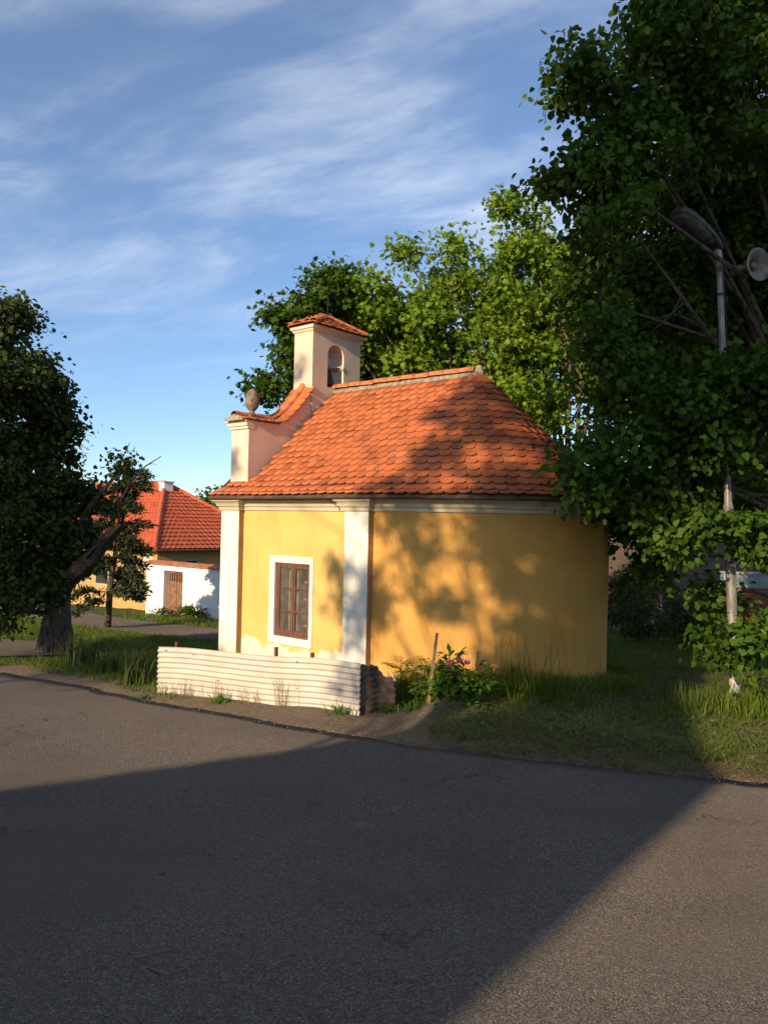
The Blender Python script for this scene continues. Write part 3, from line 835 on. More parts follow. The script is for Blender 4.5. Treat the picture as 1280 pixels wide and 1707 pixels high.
# half-round ridge tiles in a mortar bed
def half_round(L=0.36, r0=0.10, r1=0.118, n=8, th=0.014):
    m_ = MB(); vs = []
    for (y, r) in ((0, r1), (L, r0)):
        for rr in (r, r - th):
            for k in range(n + 1):
                a = PI * k / n; vs.append((rr * math.cos(a), y, rr * math.sin(a) * 0.85))
    q = n + 1; fs = []
    for k in range(n):
        fs += [(k, k + 1, 2 * q + k + 1, 2 * q + k), (q + k + 1, q + k, 3 * q + k, 3 * q + k + 1), (k + 1, k, q + k, q + k + 1), (2 * q + k, 2 * q + k + 1, 3 * q + k + 1, 3 * q + k)]
    fs += [(0, 2 * q, 3 * q, q), (q - 1, 2 * q - 1, 4 * q - 1, 3 * q - 1)]
    return m_.add(vs, fs)
ridge_me = half_round().mesh('ridge_tile', 'clay_ridge')
def place(name, me, parent, p, ydir, zdir=Vector((0, 0, 1)), scl=(1, 1, 1)):
    ydir = Vector(ydir).normalized(); x = ydir.cross(zdir).normalized(); z = x.cross(ydir)
    o = bpy.data.objects.new(name, me); C.objects.link(o); o.parent = parent
    o.matrix_basis = Matrix(((x.x * scl[0], ydir.x * scl[1], z.x * scl[2], p[0]), (x.y * scl[0], ydir.y * scl[1], z.y * scl[2], p[1]), (x.z * scl[0], ydir.z * scl[1], z.z * scl[2], p[2]), (0, 0, 0, 1)))
    return o
xr = RQ - 0.02
while xr > GX1 + 0.1:
    place('ridge_tile', ridge_me, roof, (xr, WD, ZR + 0.008 + random.uniform(-.008, .008)), (-1, random.uniform(-.02, .02), 0.03)); xr -= 0.315
mb = MB(); nb = 40; vs = []
for k in range(nb + 1):
    x = GX1 + (RQ + 0.04 - GX1) * k / nb
    for (y, z) in ((-0.112, -0.085), (-0.098, -0.03), (0.0, 0.05), (0.098, -0.03), (0.112, -0.085)):
        vs.append((x, WD + y + random.uniform(-.007, .007), ZR + z + random.uniform(-.006, .006)))
mb.add(vs, [(k * 5 + c, k * 5 + c + 1, k * 5 + c + 6, k * 5 + c + 5) for k in range(nb) for c in range(4)] + [(0, 1, 2, 3, 4), tuple(nb * 5 + c for c in (4, 3, 2, 1, 0))])
mb.build('mortar_bed', 'mortar', roof)
mb = MB(); mb.lathe([(0.0, 0.125), (0.045, 0.115), (0.075, 0.06), (0.09, 0.0), (0.115, -0.12), (0.0, -0.15)], 12, None, (RQ + 0.02, WD, ZR - 0.02))
mb.v = [tuple(c + random.uniform(-.012, .012) for c in p) for p in mb.v]
mb.build('mortar_cap', 'mortar', roof, smooth=True)

# ---- gable wall with swept shoulders, in the plane of the facade
gp_l = [(0.19, 2.90), (0.19, 4.215), (0.86, 4.215)]
for k in range(1, 9):
    q = k / 8; gp_l.append((0.86 + 0.775 * q, 4.215 + 0.72 * (0.35 * q + 0.65 * q ** 1.5)))
half = gp_l
full = half + [(2 * WD - y, z) for y, z in reversed(half)]
gable = MB().prism(full, 'x', -LN, GX1).build('gable_wall', 'pink_plaster', chapel); smooth_by_angle(gable, 30)
gable['label'] = 'pink plastered gable wall with curved tiled shoulders'
def band(y0, y1, z0, z1, e): return MB().box(-LN - e, GX1 + e * 0.0 + 0.004, y0 - e, y1, z0, z1)
for sgn in (0, 1):
    for (z0, z1, e) in ((4.075, 4.125, 0.035), (4.125, 4.19, 0.06), (4.19, 4.222, 0.085)):
        y0, y1 = (0.19 - e, 0.30)
        if sgn: y0, y1 = 2 * WD - y1, 2 * WD - y0
        MB().box(-LN - e, GX1 + 0.004 + e * 0.1, y0, y1, z0, z1).build('capital_moulding', 'tower_plaster', gable, bevel=0.006)
    y0, y1 = (0.187, 0.26) if not sgn else (2 * WD - 0.26, 2 * WD - 0.187)
    MB().box(-LN - .003, GX1 - .003, y0, y1, 3.0, 4.075).build('corner_pier', 'tower_plaster', gable)
# coping tiles: rows of beaver tails both sides of a half-round spine
cop = [(0.04, 4.235)] + [(0.86, 4.245)] + gp_l[3:]
cl_ = np.concatenate([[0], np.cumsum([math.hypot(b[0] - a[0], b[1] - a[1]) for a, b in zip(cop[:-1], cop[1:])])])
def cpt(t): return np.interp(t, cl_, [c[0] for c in cop]), np.interp(t, cl_, [c[1] for c in cop])
xmid = (-LN + GX1) / 2
cop_tile = bpy.data.meshes.new('coping_tile'); cop_tile.from_pydata([tuple(p) for p in TV], [], TT + TQ); cop_tile.materials.append(MT['clay_tile']); cop_tile.update()
for mir in (0, 1):
    t0 = 0.09
    while t0 < cl_[-1] - 0.06:
        y, z = cpt(t0); y2, z2 = cpt(min(t0 + 0.05, cl_[-1])); y1, z1 = cpt(t0 - 0.05)
        tg = Vector((0, y2 - y1, z2 - z1)).normalized()
        for sd in (-1, 1):
            dn = (Vector((sd, 0, 0)) * math.cos(0.38) + Vector((0, 0, -1)) * math.sin(0.38))   # down-slope
            dn = (dn - tg * dn.dot(tg)).normalized()
            tx = tg if sd < 0 else -tg; ty = -dn; nz = tx.cross(ty)
            if nz.z < 0: tx = -tx; nz = tx.cross(ty)
            p = Vector((xmid, y, z + 0.085)) + dn * 0.315
            p.z += random.uniform(0, 0.006)
            if mir: 
                p = Vector((p.x, 2 * WD - p.y, p.z)); flip = lambda q: Vector((q.x, -q.y, q.z)); tx, ty = flip(tx), flip(ty); nz = tx.cross(ty)
                if nz.z < 0: tx = -tx; nz = tx.cross(ty)
            o = bpy.data.objects.new('coping_tile', cop_tile); C.objects.link(o); o.parent = gable
            wd = 0.178
            o.matrix_basis = Matrix(((tx.x * wd, ty.x, nz.x, p.x), (tx.y * wd, ty.y, nz.y, p.y), (tx.z * wd, ty.z, nz.z, p.z), (0, 0, 0, 1)))
        t0 += 0.172
    t0 = 0.0
    while t0 < cl_[-1] - 0.2:
        y, z = cpt(t0); y2, z2 = cpt(t0 + 0.3)
        if abs(y - 0.42) > 0.0:
            p = (xmid, y if not mir else 2 * WD - y, z + 0.075)
            place('spine_tile', ridge_me, gable, p, (0, (y2 - y) * (1 if not mir else -1), z2 - z), scl=(0.8, 0.85, 0.8))
        t0 += 0.27
    # mortar bed under the coping
    vs = []; K = 16
    for k in range(K + 1):
        y, z = cpt(cl_[-1] * k / K); yy_ = y if not mir else 2 * WD - y
        for (x, dz) in ((-LN + 0.0, -0.02), (-LN + 0.02, 0.03), (xmid, 0.095), (GX1 - 0.02, 0.03), (GX1, -0.02)): vs.append((x, yy_, z + dz))
    MB().add(vs, [(k * 5 + c, k * 5 + c + 1, k * 5 + c + 6, k * 5 + c + 5) for k in range(K) for c in range(4)] + [(0, 1, 2, 3, 4)]).build('mortar_bed', 'mortar', gable)
# stone cone finials on the piers
for yf in (0.44, 2 * WD - 0.44):
    mb = MB(); mb.box(xmid - .14, xmid + .14, yf - .14, yf + .14, 4.26, 4.345)
    mb.lathe([(0.07, 4.34), (0.075, 4.36), (0.05, 4.39), (0.045, 4.42), (0.075, 4.45), (0.112, 4.50), (0.127, 4.57), (0.122, 4.65), (0.098, 4.73), (0.06, 4.79), (0.022, 4.82), (0, 4.825)], 18, None, (xmid, yf, 0))
    o = mb.build('finial', 'sandstone', gable, smooth=False); smooth_by_angle(o, 45)

# ---- bell tower with an arched opening
TX0, TX1 = -LN - 0.012, -LN + 0.4877
TY0, TY1, TZ0, TZ1 = 1.635, 2.935, 4.55, 6.07
HY0, HY1, HZ0 = 2.03, 2.47, 5.055
HZ1 = 5.665; HR_ = (HY1 - HY0) / 2; yc = (HY0 + HY1) / 2
mb = MB(); NS = 12
arc = [(yc - HR_ * math.cos(PI * k / NS), HZ1 + HR_ * math.sin(PI * k / NS)) for k in range(NS + 1)]
for x in (TX0, TX1):
    q = []
    for (ya, yb, za, zb2) in ((TY0, HY0, TZ0, TZ1), (HY1, TY1, TZ0, TZ1)):
        mb.add([(x, ya, za), (x, yb, za), (x, yb, zb2), (x, ya, zb2)], [(0, 1, 2, 3)])
    mb.add([(x, HY0, TZ0), (x, HY1, TZ0), (x, HY1, HZ0), (x, HY0, HZ0)], [(0, 1, 2, 3)])
    vs = [(x, y, z) for y, z in arc] + [(x, y, TZ1) for y, z in arc]
    mb.add(vs, [(k, k + 1, NS + 2 + k, NS + 1 + k) for k in range(NS)])
hole = [(HY0, HZ0)] + arc + [(HY1, HZ0)]
n = len(hole)
mb.add([(TX0, y, z) for y, z in hole] + [(TX1, y, z) for y, z in hole], [(k, (k + 1) % n, n + (k + 1) % n, n + k) for k in range(n)])
mb.add([(TX0, TY0, TZ0), (TX1, TY0, TZ0), (TX1, TY0, TZ1), (TX0, TY0, TZ1), (TX0, TY1, TZ0), (TX1, TY1, TZ0), (TX1, TY1, TZ1), (TX0, TY1, TZ1)], [(0, 1, 2, 3), (4, 7, 6, 5), (3, 2, 6, 7)])
tower = mb.build('bell_tower', 'tower_plaster', chapel); tower['label'] = 'slim bell tower with an arched opening and small tiled hip roof'
# cornice of the tower
mb = MB(); vs = []
tp = [(TX0, TY0), (TX1, TY0), (TX1, TY1), (TX0, TY1)]
pr = [(-0.002, 0), (0.02, 0.01), (0.035, 0.045), (0.062, 0.06), (0.066, 0.115), (-0.05, 0.118)]
for e, h in pr:
    for q in offset_path(tp, e): vs.append((q.x, q.y, TZ1 - 0.02 + h))
n = 4
mb.add(vs, [(r * 4 + k, r * 4 + (k + 1) % 4, (r + 1) * 4 + (k + 1) % 4, (r + 1) * 4 + k) for r in range(len(pr) - 1) for k in range(4)])
mb.build('tower_cornice', 'tower_plaster', tower)
# tower roof: hip with short ridge across
rx0, rx1, ry0, ry1 = TX0 - 0.085, TX1 + 0.085, TY0 - 0.085, TY1 + 0.085; rz0 = TZ1 + 0.095
rxc = (rx0 + rx1) / 2; RZ1 = rz0 + 0.24; ra, rb = yc - 0.10, yc + 0.10
rv = [(rx0, ry0, rz0), (rx1, ry0, rz0), (rx1, ry1, rz0), (rx0, ry1, rz0), (rxc, ra, RZ1), (rxc, rb, RZ1)]
troof = MB().add(rv, [(0, 1, 4), (1, 2, 5, 4), (2, 3, 5), (3, 0, 4, 5), (3, 2, 1, 0)]).build('tower_roof', 'old_clay', tower)
# tiles on the four faces
def face_tiles(e0, e1, t0, t1, rows_, wd, parent, name='tower_tile'):
    e0, e1, t0, t1 = map(Vector, (e0, e1, t0, t1))
    for r in range(rows_):
        q = r / rows_; a = e0.lerp(t0, q); b = e1.lerp(t1, q); L = (b - a).length
        nt = max(1, round(L / wd)); tx = (b - a).normalized()
        ty = ((t0 + t1) / 2 - (e0 + e1) / 2); ty = (ty - tx * ty.dot(tx)).normalized(); nz = tx.cross(ty)
        if nz.z < 0: nz = -nz; tx = -tx; a, b = b, a
        for k in range(nt):
            p = a.lerp(b, (k + 0.5) / nt) - ty * 0.03 + nz * random.uniform(0.004, 0.01)
            w_ = min(wd * 1.04, L / nt * 1.03); sl = 0.8
            o = bpy.data.objects.new(name, cop_tile); C.objects.link(o); o.parent = parent
            o.matrix_basis = Matrix(((tx.x * w_, ty.x * sl, nz.x, p.x), (tx.y * w_, ty.y * sl, nz.y, p.y), (tx.z * w_, ty.z * sl, nz.z, p.z), (0, 0, 0, 1)))
face_tiles(rv[0], rv[1], rv[4], rv[4], 2, 0.175, troof)
face_tiles(rv[1], rv[2], rv[4], rv[5], 3, 0.175, troof)
face_tiles(rv[2], rv[3], rv[5], rv[5], 2, 0.175, troof)
face_tiles(rv[3], rv[0], rv[5], rv[4], 3, 0.175, troof)
for (a, b) in ((0, 4), (1, 4), (2, 5), (3, 5)):
    pa, pb = Vector(rv[a]), Vector(rv[b]); L = (pb - pa).length; k = 0
    while k * 0.27 < L - 0.1:
        p = pa.lerp(pb, k * 0.27 / L) + Vector((0, 0, 0.03)); place('hip_tile', ridge_me, troof, p, pb - pa, scl=(0.66, min(0.85, (L - k * .27) / .36 + .12), 0.7)); k += 1
place('ridge_tile', ridge_me, troof, (rxc, ra - .1, RZ1 + 0.02), (0, 1, 0), scl=(0.75, 1.1, 0.75))
mb = MB(); mb.tube([(rxc, yc, RZ1), (rxc, yc, RZ1 + 0.70)], [0.014, 0.009], 6)
mb.tube([(rxc - .0, yc - .07, RZ1 + 0.58), (rxc, yc + .07, RZ1 + 0.58)], 0.008, 6)
mb.build('roof_rod', 'dark_metal', tower)
# bell hanging in the opening
bx_, by_ = (TX0 + TX1) / 2 + 0.06, yc - 0.02
bell = thing('bell', 'small dark bronze bell hanging in the arched tower opening', 'bell', L2W(bx_, by_, 5.12), -A)
bpf = [(0.0, 0.30), (0.05, 0.295), (0.075, 0.27), (0.085, 0.20), (0.10, 0.11), (0.125, 0.045), (0.15, 0.0), (0.14, 0.0), (0.11, 0.05), (0.08, 0.15), (0.06, 0.25), (0, 0.27)]
o = MB().lathe(bpf, 20).build('bell_body', 'bronze', bell, smooth=True)
MB().box(-0.035, 0.035, -0.24, 0.24, 0.31, 0.385).build('yoke', 'weathered_wood', bell, bevel=0.006)
MB().tube([(0.02, 0.0, 0.35), (0.14, 0.10, 0.36), (0.20, 0.16, 0.36)], 0.012, 6).tube([(0.20, 0.16, 0.40), (0.20, 0.16, 0.30)], 0.012, 6).build('lever', 'inside_white', bell)
MB().tube([(0, 0, 0.27), (0, 0, 0.0)], 0.008, 6).lathe([(0, -0.03), (0.025, -0.01), (0.025, 0.01), (0, 0.03)], 8).build('clapper', 'dark_metal', bell)

# ------------------------------------------------------------------ corrugated fence in front of the wall
fA, fB = Vector((-3.21, 11.51, 0)), Vector((-0.24, 9.95, 0)); fd = (fB - fA).normalized(); fn = Vector((fd.y, -fd.x, 0))
fang = math.atan2(fd.y, fd.x)
fence = thing('corrugated_fence', 'low pale corrugated metal fence sheet in front of the chapel wall', 'fence', (fA.x, fA.y, gz1(fA.x, fA.y) - 0.03), fang)
FL = (fB - fA).length; FH = 0.70; nw = 9.5
def wav(z, amp=0.013): return amp * math.sin(2 * PI * nw * z / FH)
NXs, NZs = 60, 114; zb_ = gz1(fB.x, fB.y) - gz1(fA.x, fA.y)
V = []
for k in range(NZs + 1):
    for i_ in range(NXs + 1):
        x = FL * i_ / NXs; q = i_ / NXs
        sag = zb_ * q + 0.012 * math.sin(q * 9) - 0.02 * max(0, q - 0.8) / 0.2
        zt = FH * k / NZs
        bow = 0.02 * math.sin(q * 5.0) + 0.008 * math.sin(q * 17)
        V.append((x + 0.004 * math.sin(k * 2.1) * (i_ in (0, NXs)), wav(zt) + bow, zt + sag))
i = np.arange(len(V)).reshape(NZs + 1, NXs + 1)
F = np.stack([i[:-1, :-1].ravel(), i[:-1, 1:].ravel(), i[1:, 1:].ravel(), i[1:, :-1].ravel()], 1)
sh = link('sheet', mesh_np('sheet', np.array(V), F, 'galvanised_sheet', smooth=True), fence)
sm = sh.modifiers.new('thick', 'SOLIDIFY'); sm.thickness = 0.003
for (q, h) in ((0.085, 0.78), (0.60, 0.80), (0.77, 0.76)):
    x = FL * q; MB().box(x - 0.02, x + 0.02, 0.05, 0.09, -0.2, h + zb_ * q).build('post', 'rust', fence, bevel=0.003)
mb = MB()
for (q, zt) in ((0.05, 0.66), (0.20, 0.63), (0.44, 0.12), (0.72, 0.645), (0.72, 0.3), (0.33, 0.30), (0.9, 0.2), (0.13, .2)):
    x = FL * q; mb.lathe([(0.0, 0.006), (0.009, 0.003), (0.010, -0.004)], 8, Matrix(((1, 0, 0), (0, 0, -1), (0, 1, 0))), (x, -0.02 + wav(zt), zt + zb_ * q))
mb.build('nails', 'rust', fence)
# torn rusty sheet bent back at the near end
V = []; nx_, nz_ = 26, 40
for k in range(nz_ + 1):
    for i_ in range(nx_ + 1):
        q = i_ / nx_; hgt = 0.66 - 0.05 * q + 0.012 * math.sin(q * 19)
        if q > 0.62: hgt -= 0.55 * (q - 0.62) * (1 + 0.3 * math.sin(q * 18))
        z = hgt * k / nz_; cor = 0.012 * math.sin(2 * PI * nw * z / FH)
        y = 0.04 + 0.42 * q + cor * 0.7
        x = FL - 0.05 + 0.24 * q + cor * 0.7 + 0.03 * math.sin(q * 7) + 0.05 * q * math.sin(z * 7)
        V.append((x, y, z + zb_ * 0.95))
i = np.arange(len(V)).reshape(nz_ + 1, nx_ + 1)
F = np.stack([i[:-1, :-1].ravel(), i[:-1, 1:].ravel(), i[1:, 1:].ravel(), i[1:, :-1].ravel()], 1)
o = link('bent_sheet', mesh_np('bent_sheet', np.array(V), F, 'rust_sheet', smooth=True), fence); o['label'] = 'torn rusty sheet bent back at the fence end'
o.modifiers.new('thick', 'SOLIDIFY').thickness = 0.003

# wooden stake leaning by the peony
sx, sy = 0.60, 10.05; sz = gz1(sx, sy)
stake = MB().tube([(0, 0, -0.1), (0.035, 0.02, 0.28), (0.075, 0.05, 0.62), (0.105, 0.07, 0.88)], [0.027, 0.027, 0.025, 0.024], 4).build('wooden_stake', 'weathered_wood', None, (sx, sy, sz))
tag(stake, 'leaning weathered wooden stake among the leaves by the apse', 'stake')

# ------------------------------------------------------------------ street lamp and loudspeaker
lx, ly = 4.52, 10.16; lz = gz1(lx, ly)
lamp = thing('street_lamp', 'tall grey steel street lamp pole half hidden by linden leaves', 'street lamp', (lx, ly, lz))
def pole_at(z): q = z / 5.98; return Vector((-0.33 * q, -0.05 * q, z))
MB().tube([pole_at(-0.2), pole_at(0.42)], [0.072, 0.068], 20).build('pole_foot', 'concrete', lamp, smooth=False)
o = MB().tube([pole_at(0.35), pole_at(2.6)], [0.064, 0.062], 20).build('lower_pole', 'pole_steel', lamp); smooth_by_angle(o)
o = MB().tube([pole_at(2.6), pole_at(2.66), pole_at(5.80)], [0.062, 0.046, 0.038], 18).build('upper_pole', 'pole_steel', lamp); smooth_by_angle(o)
pt = pole_at(5.80)
o = MB().tube([pt - Vector((0, 0, 0.05)), pt + Vector((-0.02, 0.0, 0.10)), pt + Vector((-0.10, -0.03, 0.17))], [0.045, 0.045, 0.042], 12).build('arm', 'pole_steel', lamp); smooth_by_angle(o)
# luminaire: long flattened shell over a bowl
hd = Vector((-0.80, -0.45, 0.38)).normalized(); side = hd.cross(Vector((0, 0, 1))).normalized(); upn = side.cross(hd).normalized()
base_l = pt + Vector((-0.02, 0.0, 0.08))
def shell(prof_, z_scale_top, z_scale_bot):
    vs = []; n = 20
    for (t_, r) in prof_:
        for k in range(n):
            a = 2 * PI * k / n; zc = math.sin(a); vs.append(tuple(base_l + hd * t_ + side * (r * math.cos(a)) + upn * (r * zc * (z_scale_top if zc > 0 else z_scale_bot))))
    m_ = MB(); m_.add(vs, [(r * n + k, r * n + (k + 1) % n, (r + 1) * n + (k + 1) % n, (r + 1) * n + k) for r in range(len(prof_) - 1) for k in range(n)]); return m_
o = shell([(-0.02, 0.0), (-0.02, 0.07), (0.06, 0.10), (0.2, 0.135), (0.45, 0.16), (0.68, 0.155), (0.8, 0.12), (0.85, 0.06), (0.86, 0.0)], 0.85, 0.25).build('lamp_head', 'lamp_grey', lamp); smooth_by_angle(o, 50)
o = shell([(0.16, 0.0), (0.17, 0.09), (0.3, 0.135), (0.5, 0.15), (0.68, 0.14), (0.79, 0.10), (0.83, 0.0)], 0.1, 0.72).build('lamp_bowl', 'lamp_grey', lamp); smooth_by_angle(o, 50)

hp = pole_at(5.62)
spk = thing('loudspeaker', 'cream horn loudspeaker clamped to the lamp pole', 'loudspeaker', Vector((lx, ly, lz)) + hp)
ax = Vector((0.40, -0.91, -0.03)).normalized(); qx = ax.cross(Vector((0, 0, 1))).normalized(); qy = qx.cross(ax)
AX = Matrix((qx, qy, ax)).transposed()
o0 = Vector((0.31, 0.06, 0.03))
hornp = [(0.035, 0.0), (0.042, 0.06), (0.06, 0.13), (0.10, 0.19), (0.155, 0.23), (0.20, 0.252), (0.208, 0.262), (0.20, 0.264), (0.15, 0.242), (0.095, 0.20), (0.055, 0.14), (0.035, 0.07), (0, 0.05)]
o = MB().lathe(hornp, 28, AX, o0).build('horn', 'horn_cream', spk); smooth_by_angle(o, 50)
o = MB().lathe([(0, -0.13), (0.055, -0.13), (0.066, -0.11), (0.066, -0.02), (0.05, 0.0), (0.04, 0.03), (0, 0.03)], 20, AX, o0).build('driver', 'horn_cream', spk); smooth_by_angle(o, 40)
o = MB().lathe([(0, 0.17), (0.045, 0.17), (0.05, 0.185), (0.03, 0.21), (0, 0.215)], 16, AX, o0).build('reflector', 'horn_cream', spk); smooth_by_angle(o, 50)
mb = MB(); mb.tube([(0.0, 0.0, 0.0), (0.11, -0.03, 0.03), tuple(o0 - ax * 0.05 + Vector((0, 0, 0.05)))], 0.016, 6); mb.lathe([(0.039, -0.03), (0.05, -0.03), (0.05, 0.03), (0.039, 0.03)], 16)
mb.build('bracket', 'lamp_grey', spk)

MB().tube([tuple(o0 - ax * 0.13), tuple(o0 - ax * 0.18 + Vector((-.05, 0, -.10))), (0.10, 0.02, -0.16), (0.045, 0.0, -0.12)], 0.006, 6).build('cable', 'dark_metal', spk)
cb = [pole_at(5.5 - 0.4 * k) + Vector((0.045 + 0.004 * math.sin(k * 2.0), -0.03, 0)) for k in range(8)]
MB().tube(cb, 0.006, 6).build('cable', 'dark_metal', lamp)
mb = MB()
for zq in (5.3, 4.4, 3.5): mb.lathe([(0.042, -0.012), (0.054, -0.012), (0.054, 0.012), (0.042, 0.012)], 14, None, pole_at(zq))
mb.build('strap', 'dark_metal', lamp)

# ------------------------------------------------------------------ foliage
def leaf_linden():
    v = [(0, 0, 0), (-0.34, 0.02, 0.05), (-0.50, 0.34, 0.09), (-0.34, 0.70, 0.05), (0, 1.05, -0.06), (0.34, 0.70, 0.05), (0.50, 0.34, 0.09), (0.34, 0.02, 0.05), (0, 0.5, 0.0)]
    f_ = [(8, 0, 1), (8, 1, 2), (8, 2, 3), (8, 3, 4), (8, 4, 5), (8, 5, 6), (8, 6, 7), (8, 7, 0)]
    return np.array(v, float), np.array(f_)
def leaf_maple():
    v = [(0, 0, 0), (-0.25, 0.03, 0.0), (-0.55, 0.20, 0.05), (-0.30, 0.36, 0.03), (-0.50, 0.72, 0.04), (-0.17, 0.62, 0.0), (0, 1.05, -0.08), (0.17, 0.62, 0.0), (0.50, 0.72, 0.04), (0.30, 0.36, 0.03), (0.55, 0.20, 0.05), (0.25, 0.03, 0)]
    f_ = [(0, 1, 3), (1, 2, 3), (0, 3, 5), (3, 4, 5), (0, 5, 7), (5, 6, 7), (0, 7, 9), (7, 8, 9), (0, 9, 11), (9, 10, 11)]
    return np.array(v, float), np.array(f_)
def leaf_simple():
    v = [(0, 0, 0), (-0.36, 0.4, 0.06), (0, 1.0, -0.05), (0.36, 0.4, 0.06)]
    return np.array(v, float), np.array([(0, 2, 1), (0, 3, 2)])
def leaf_lance():
    v = [(0, 0, 0), (-0.15, 0.4, 0.03), (0, 1.0, -0.1), (0.15, 0.4, 0.03)]
    return np.array(v, float), np.array([(0, 2, 1), (0, 3, 2)])
def unit(a): return a / np.maximum(np.linalg.norm(a, axis=1, keepdims=True), 1e-9)
def leaf_mesh(name, tmpl, pos, tip, nrm, size, tint, mat):
    """pos, tip direction, leaf normal per leaf"""
    tv, tf = tmpl; N = len(pos)
    y = unit(tip); z = nrm - y * np.sum(nrm * y, 1, keepdims=True); z = unit(z); x = np.cross(y, z)
    V = pos[:, None, :] + size[:, None, None] * (tv[None, :, 0:1] * x[:, None, :] + tv[None, :, 1:2] * y[:, None, :] + tv[None, :, 2:3] * z[:, None, :])
    F = tf[None] + (np.arange(N) * len(tv))[:, None, None]
    return mesh_np(name, V.reshape(-1, 3), F.reshape(-1, tf.shape[1]), mat, tint=np.repeat(tint, len(tv)))

def crown_points(blobs, ncl, rng, fill=0.55, inset=0.0):
    """twig ends gathered in leafy boughs on each lobe, with gaps between them"""
    vol = np.array([b[1][0] * b[1][1] * b[1][2] for b in blobs]) ** (2 / 3); vol /= vol.sum()
    cnt = rng.multinomial(ncl, vol); P = []; O = []
    for (c, r), n in zip(blobs, cnt):
        c = np.array(c); r = np.array(r); r = np.maximum(0.4 * r, r - inset); ns = int(np.clip(n / 14, 4, 16))
        sdir = unit(rng.normal(size=(ns, 3)) + np.array([0, 0, 0.15])); srad = rng.uniform(0.55, 0.98, ns)
        sc_ = c + sdir * r * srad[:, None]; sr = rng.uniform(0.22, 0.42, ns)[:, None] * r * np.array([1.1, 1.1, 0.8])
        k = rng.integers(0, ns, n); inner = rng.random(n) < 0.14
        d = unit(rng.normal(size=(n, 3))); rad = rng.random(n) ** fill
        p = np.where(inner[:, None], c + d * r * (rad * 0.85)[:, None], sc_[k] + d * sr[k] * rad[:, None])
        P.append(p); O.append(unit((p - c) / r) * 0.7 + d * 0.3)
    return np.concatenate(P), np.concatenate(O)

def make_tree(name, label, cat, base, trunk_h, r0, blobs, ncl, per, lsize, tmpl, lmat, seed, group=None, spread=0.26, droop=0.35, trunk_pts=None, twigs=220, fill=0.55, bark='bark', clip=None, tipbias=None, limb_r=0.32, inset=1.4):
    rng = np.random.default_rng(seed); rnd = random.Random(seed)
    root = thing(name, label, cat, base, 0, group); bz = np.array(base)
    # trunk
    mb = MB()
    if trunk_pts is None: trunk_pts = [(0, 0, -0.3), (0.02, 0, 0.2), (0.05, 0.03, trunk_h * 0.5), (0.0, 0.05, trunk_h), (0.05, 0.0, trunk_h * 1.45)]
    n = len(trunk_pts); rr = [r0 * (1.35 if k == 0 else 1.18 if k == 1 else 1 - 0.16 * (k - 1)) for k in range(n)]
    mb.tube(trunk_pts, [max(0.05, q) for q in rr], 14)
    mb.build('trunk', bark, root, smooth=True)
    tops = Vector(trunk_pts[-2])
    mb = MB(); ends = []
    for (c, r) in blobs:
        cl_p = Vector(c); st_ = tops + Vector((rnd.uniform(-.1, .1), rnd.uniform(-.1, .1), rnd.uniform(-0.25, 0.35) * trunk_h * 0.5))
        if cl_p.z < st_.z: st_.z = max(trunk_h * 0.4, cl_p.z - 0.4)
        L = (cl_p - st_).length; md = st_.lerp(cl_p, 0.5) + Vector((rnd.uniform(-.15, .15) * L, rnd.uniform(-.15, .15) * L, 0.10 * L))
        pts = [st_, st_.lerp(md, 0.55), md, md.lerp(cl_p, 0.55), cl_p]
        ra_ = r0 * limb_r * min(1, 0.5 + L * 0.12)
        mb.tube(pts, [ra_, ra_ * .8, ra_ * .6, ra_ * .4, ra_ * .22], 7)
    P, O = crown_points([(np.array(c), r) for c, r in blobs], ncl, rng, fill, inset * spread)
    if clip is not None:
        k = clip(P + bz); P, O = P[k], O[k]
    cen = np.array([c for c, r in blobs])
    sel = rng.choice(len(P), min(twigs, len(P)), replace=False)
    for k in sel:
        p = P[k]; j = np.argmin(np.linalg.norm(cen - p, axis=1)); a = Vector(cen[j]); b = Vector(p)
        L = (b - a).length; m_ = a.lerp(b, 0.5) + Vector((rnd.uniform(-.1, .1) * L, rnd.uniform(-.1, .1) * L, 0.06 * L))
        mb.tube([a, m_, b], [0.022, 0.014, 0.005], 4, cap=False)
    mb.build('limbs', bark, root, smooth=True)
    # leaves: each twig end carries a loose spray
    N = len(P); idx = np.repeat(np.arange(N), per)
    out_d = unit(O + np.array([0, 0, 0.15]) + rng.normal(0, 0.25, O.shape))
    sprd = rng.normal(0, 1, (N * per, 3)) * spread * np.array([1, 1, 0.6])
    along = rng.random(N * per)[:, None] * out_d[idx] * spread * 1.7
    pos = P[idx] + sprd + along
    if clip is not None:
        k = clip(pos + bz); pos = pos[k]; idx = idx[k]
    M_ = len(pos)
    tip = unit(out_d[idx] * 0.6 + rng.normal(0, 0.6, (M_, 3)) + np.array([0, 0, -droop]))
    nrm = unit(out_d[idx] * 0.55 + np.array([0, 0, 0.55]) + rng.normal(0, 0.5, (M_, 3)))
    if tipbias is not None: nrm = unit(nrm + np.array(tipbias))
    size = lsize * rng.uniform(0.6, 1.2, M_)
    cl_t = rng.random(N)[idx] * 0.5
    tint = np.clip(cl_t + rng.random(M_) * 0.5, 0, 1)
    link('crown', leaf_mesh('crown', tmpl, pos, tip, nrm, size, tint, lmat), root)
    return root

LIN, MAP, SIM, LAN = leaf_linden(), leaf_maple(), leaf_simple(), leaf_lance()

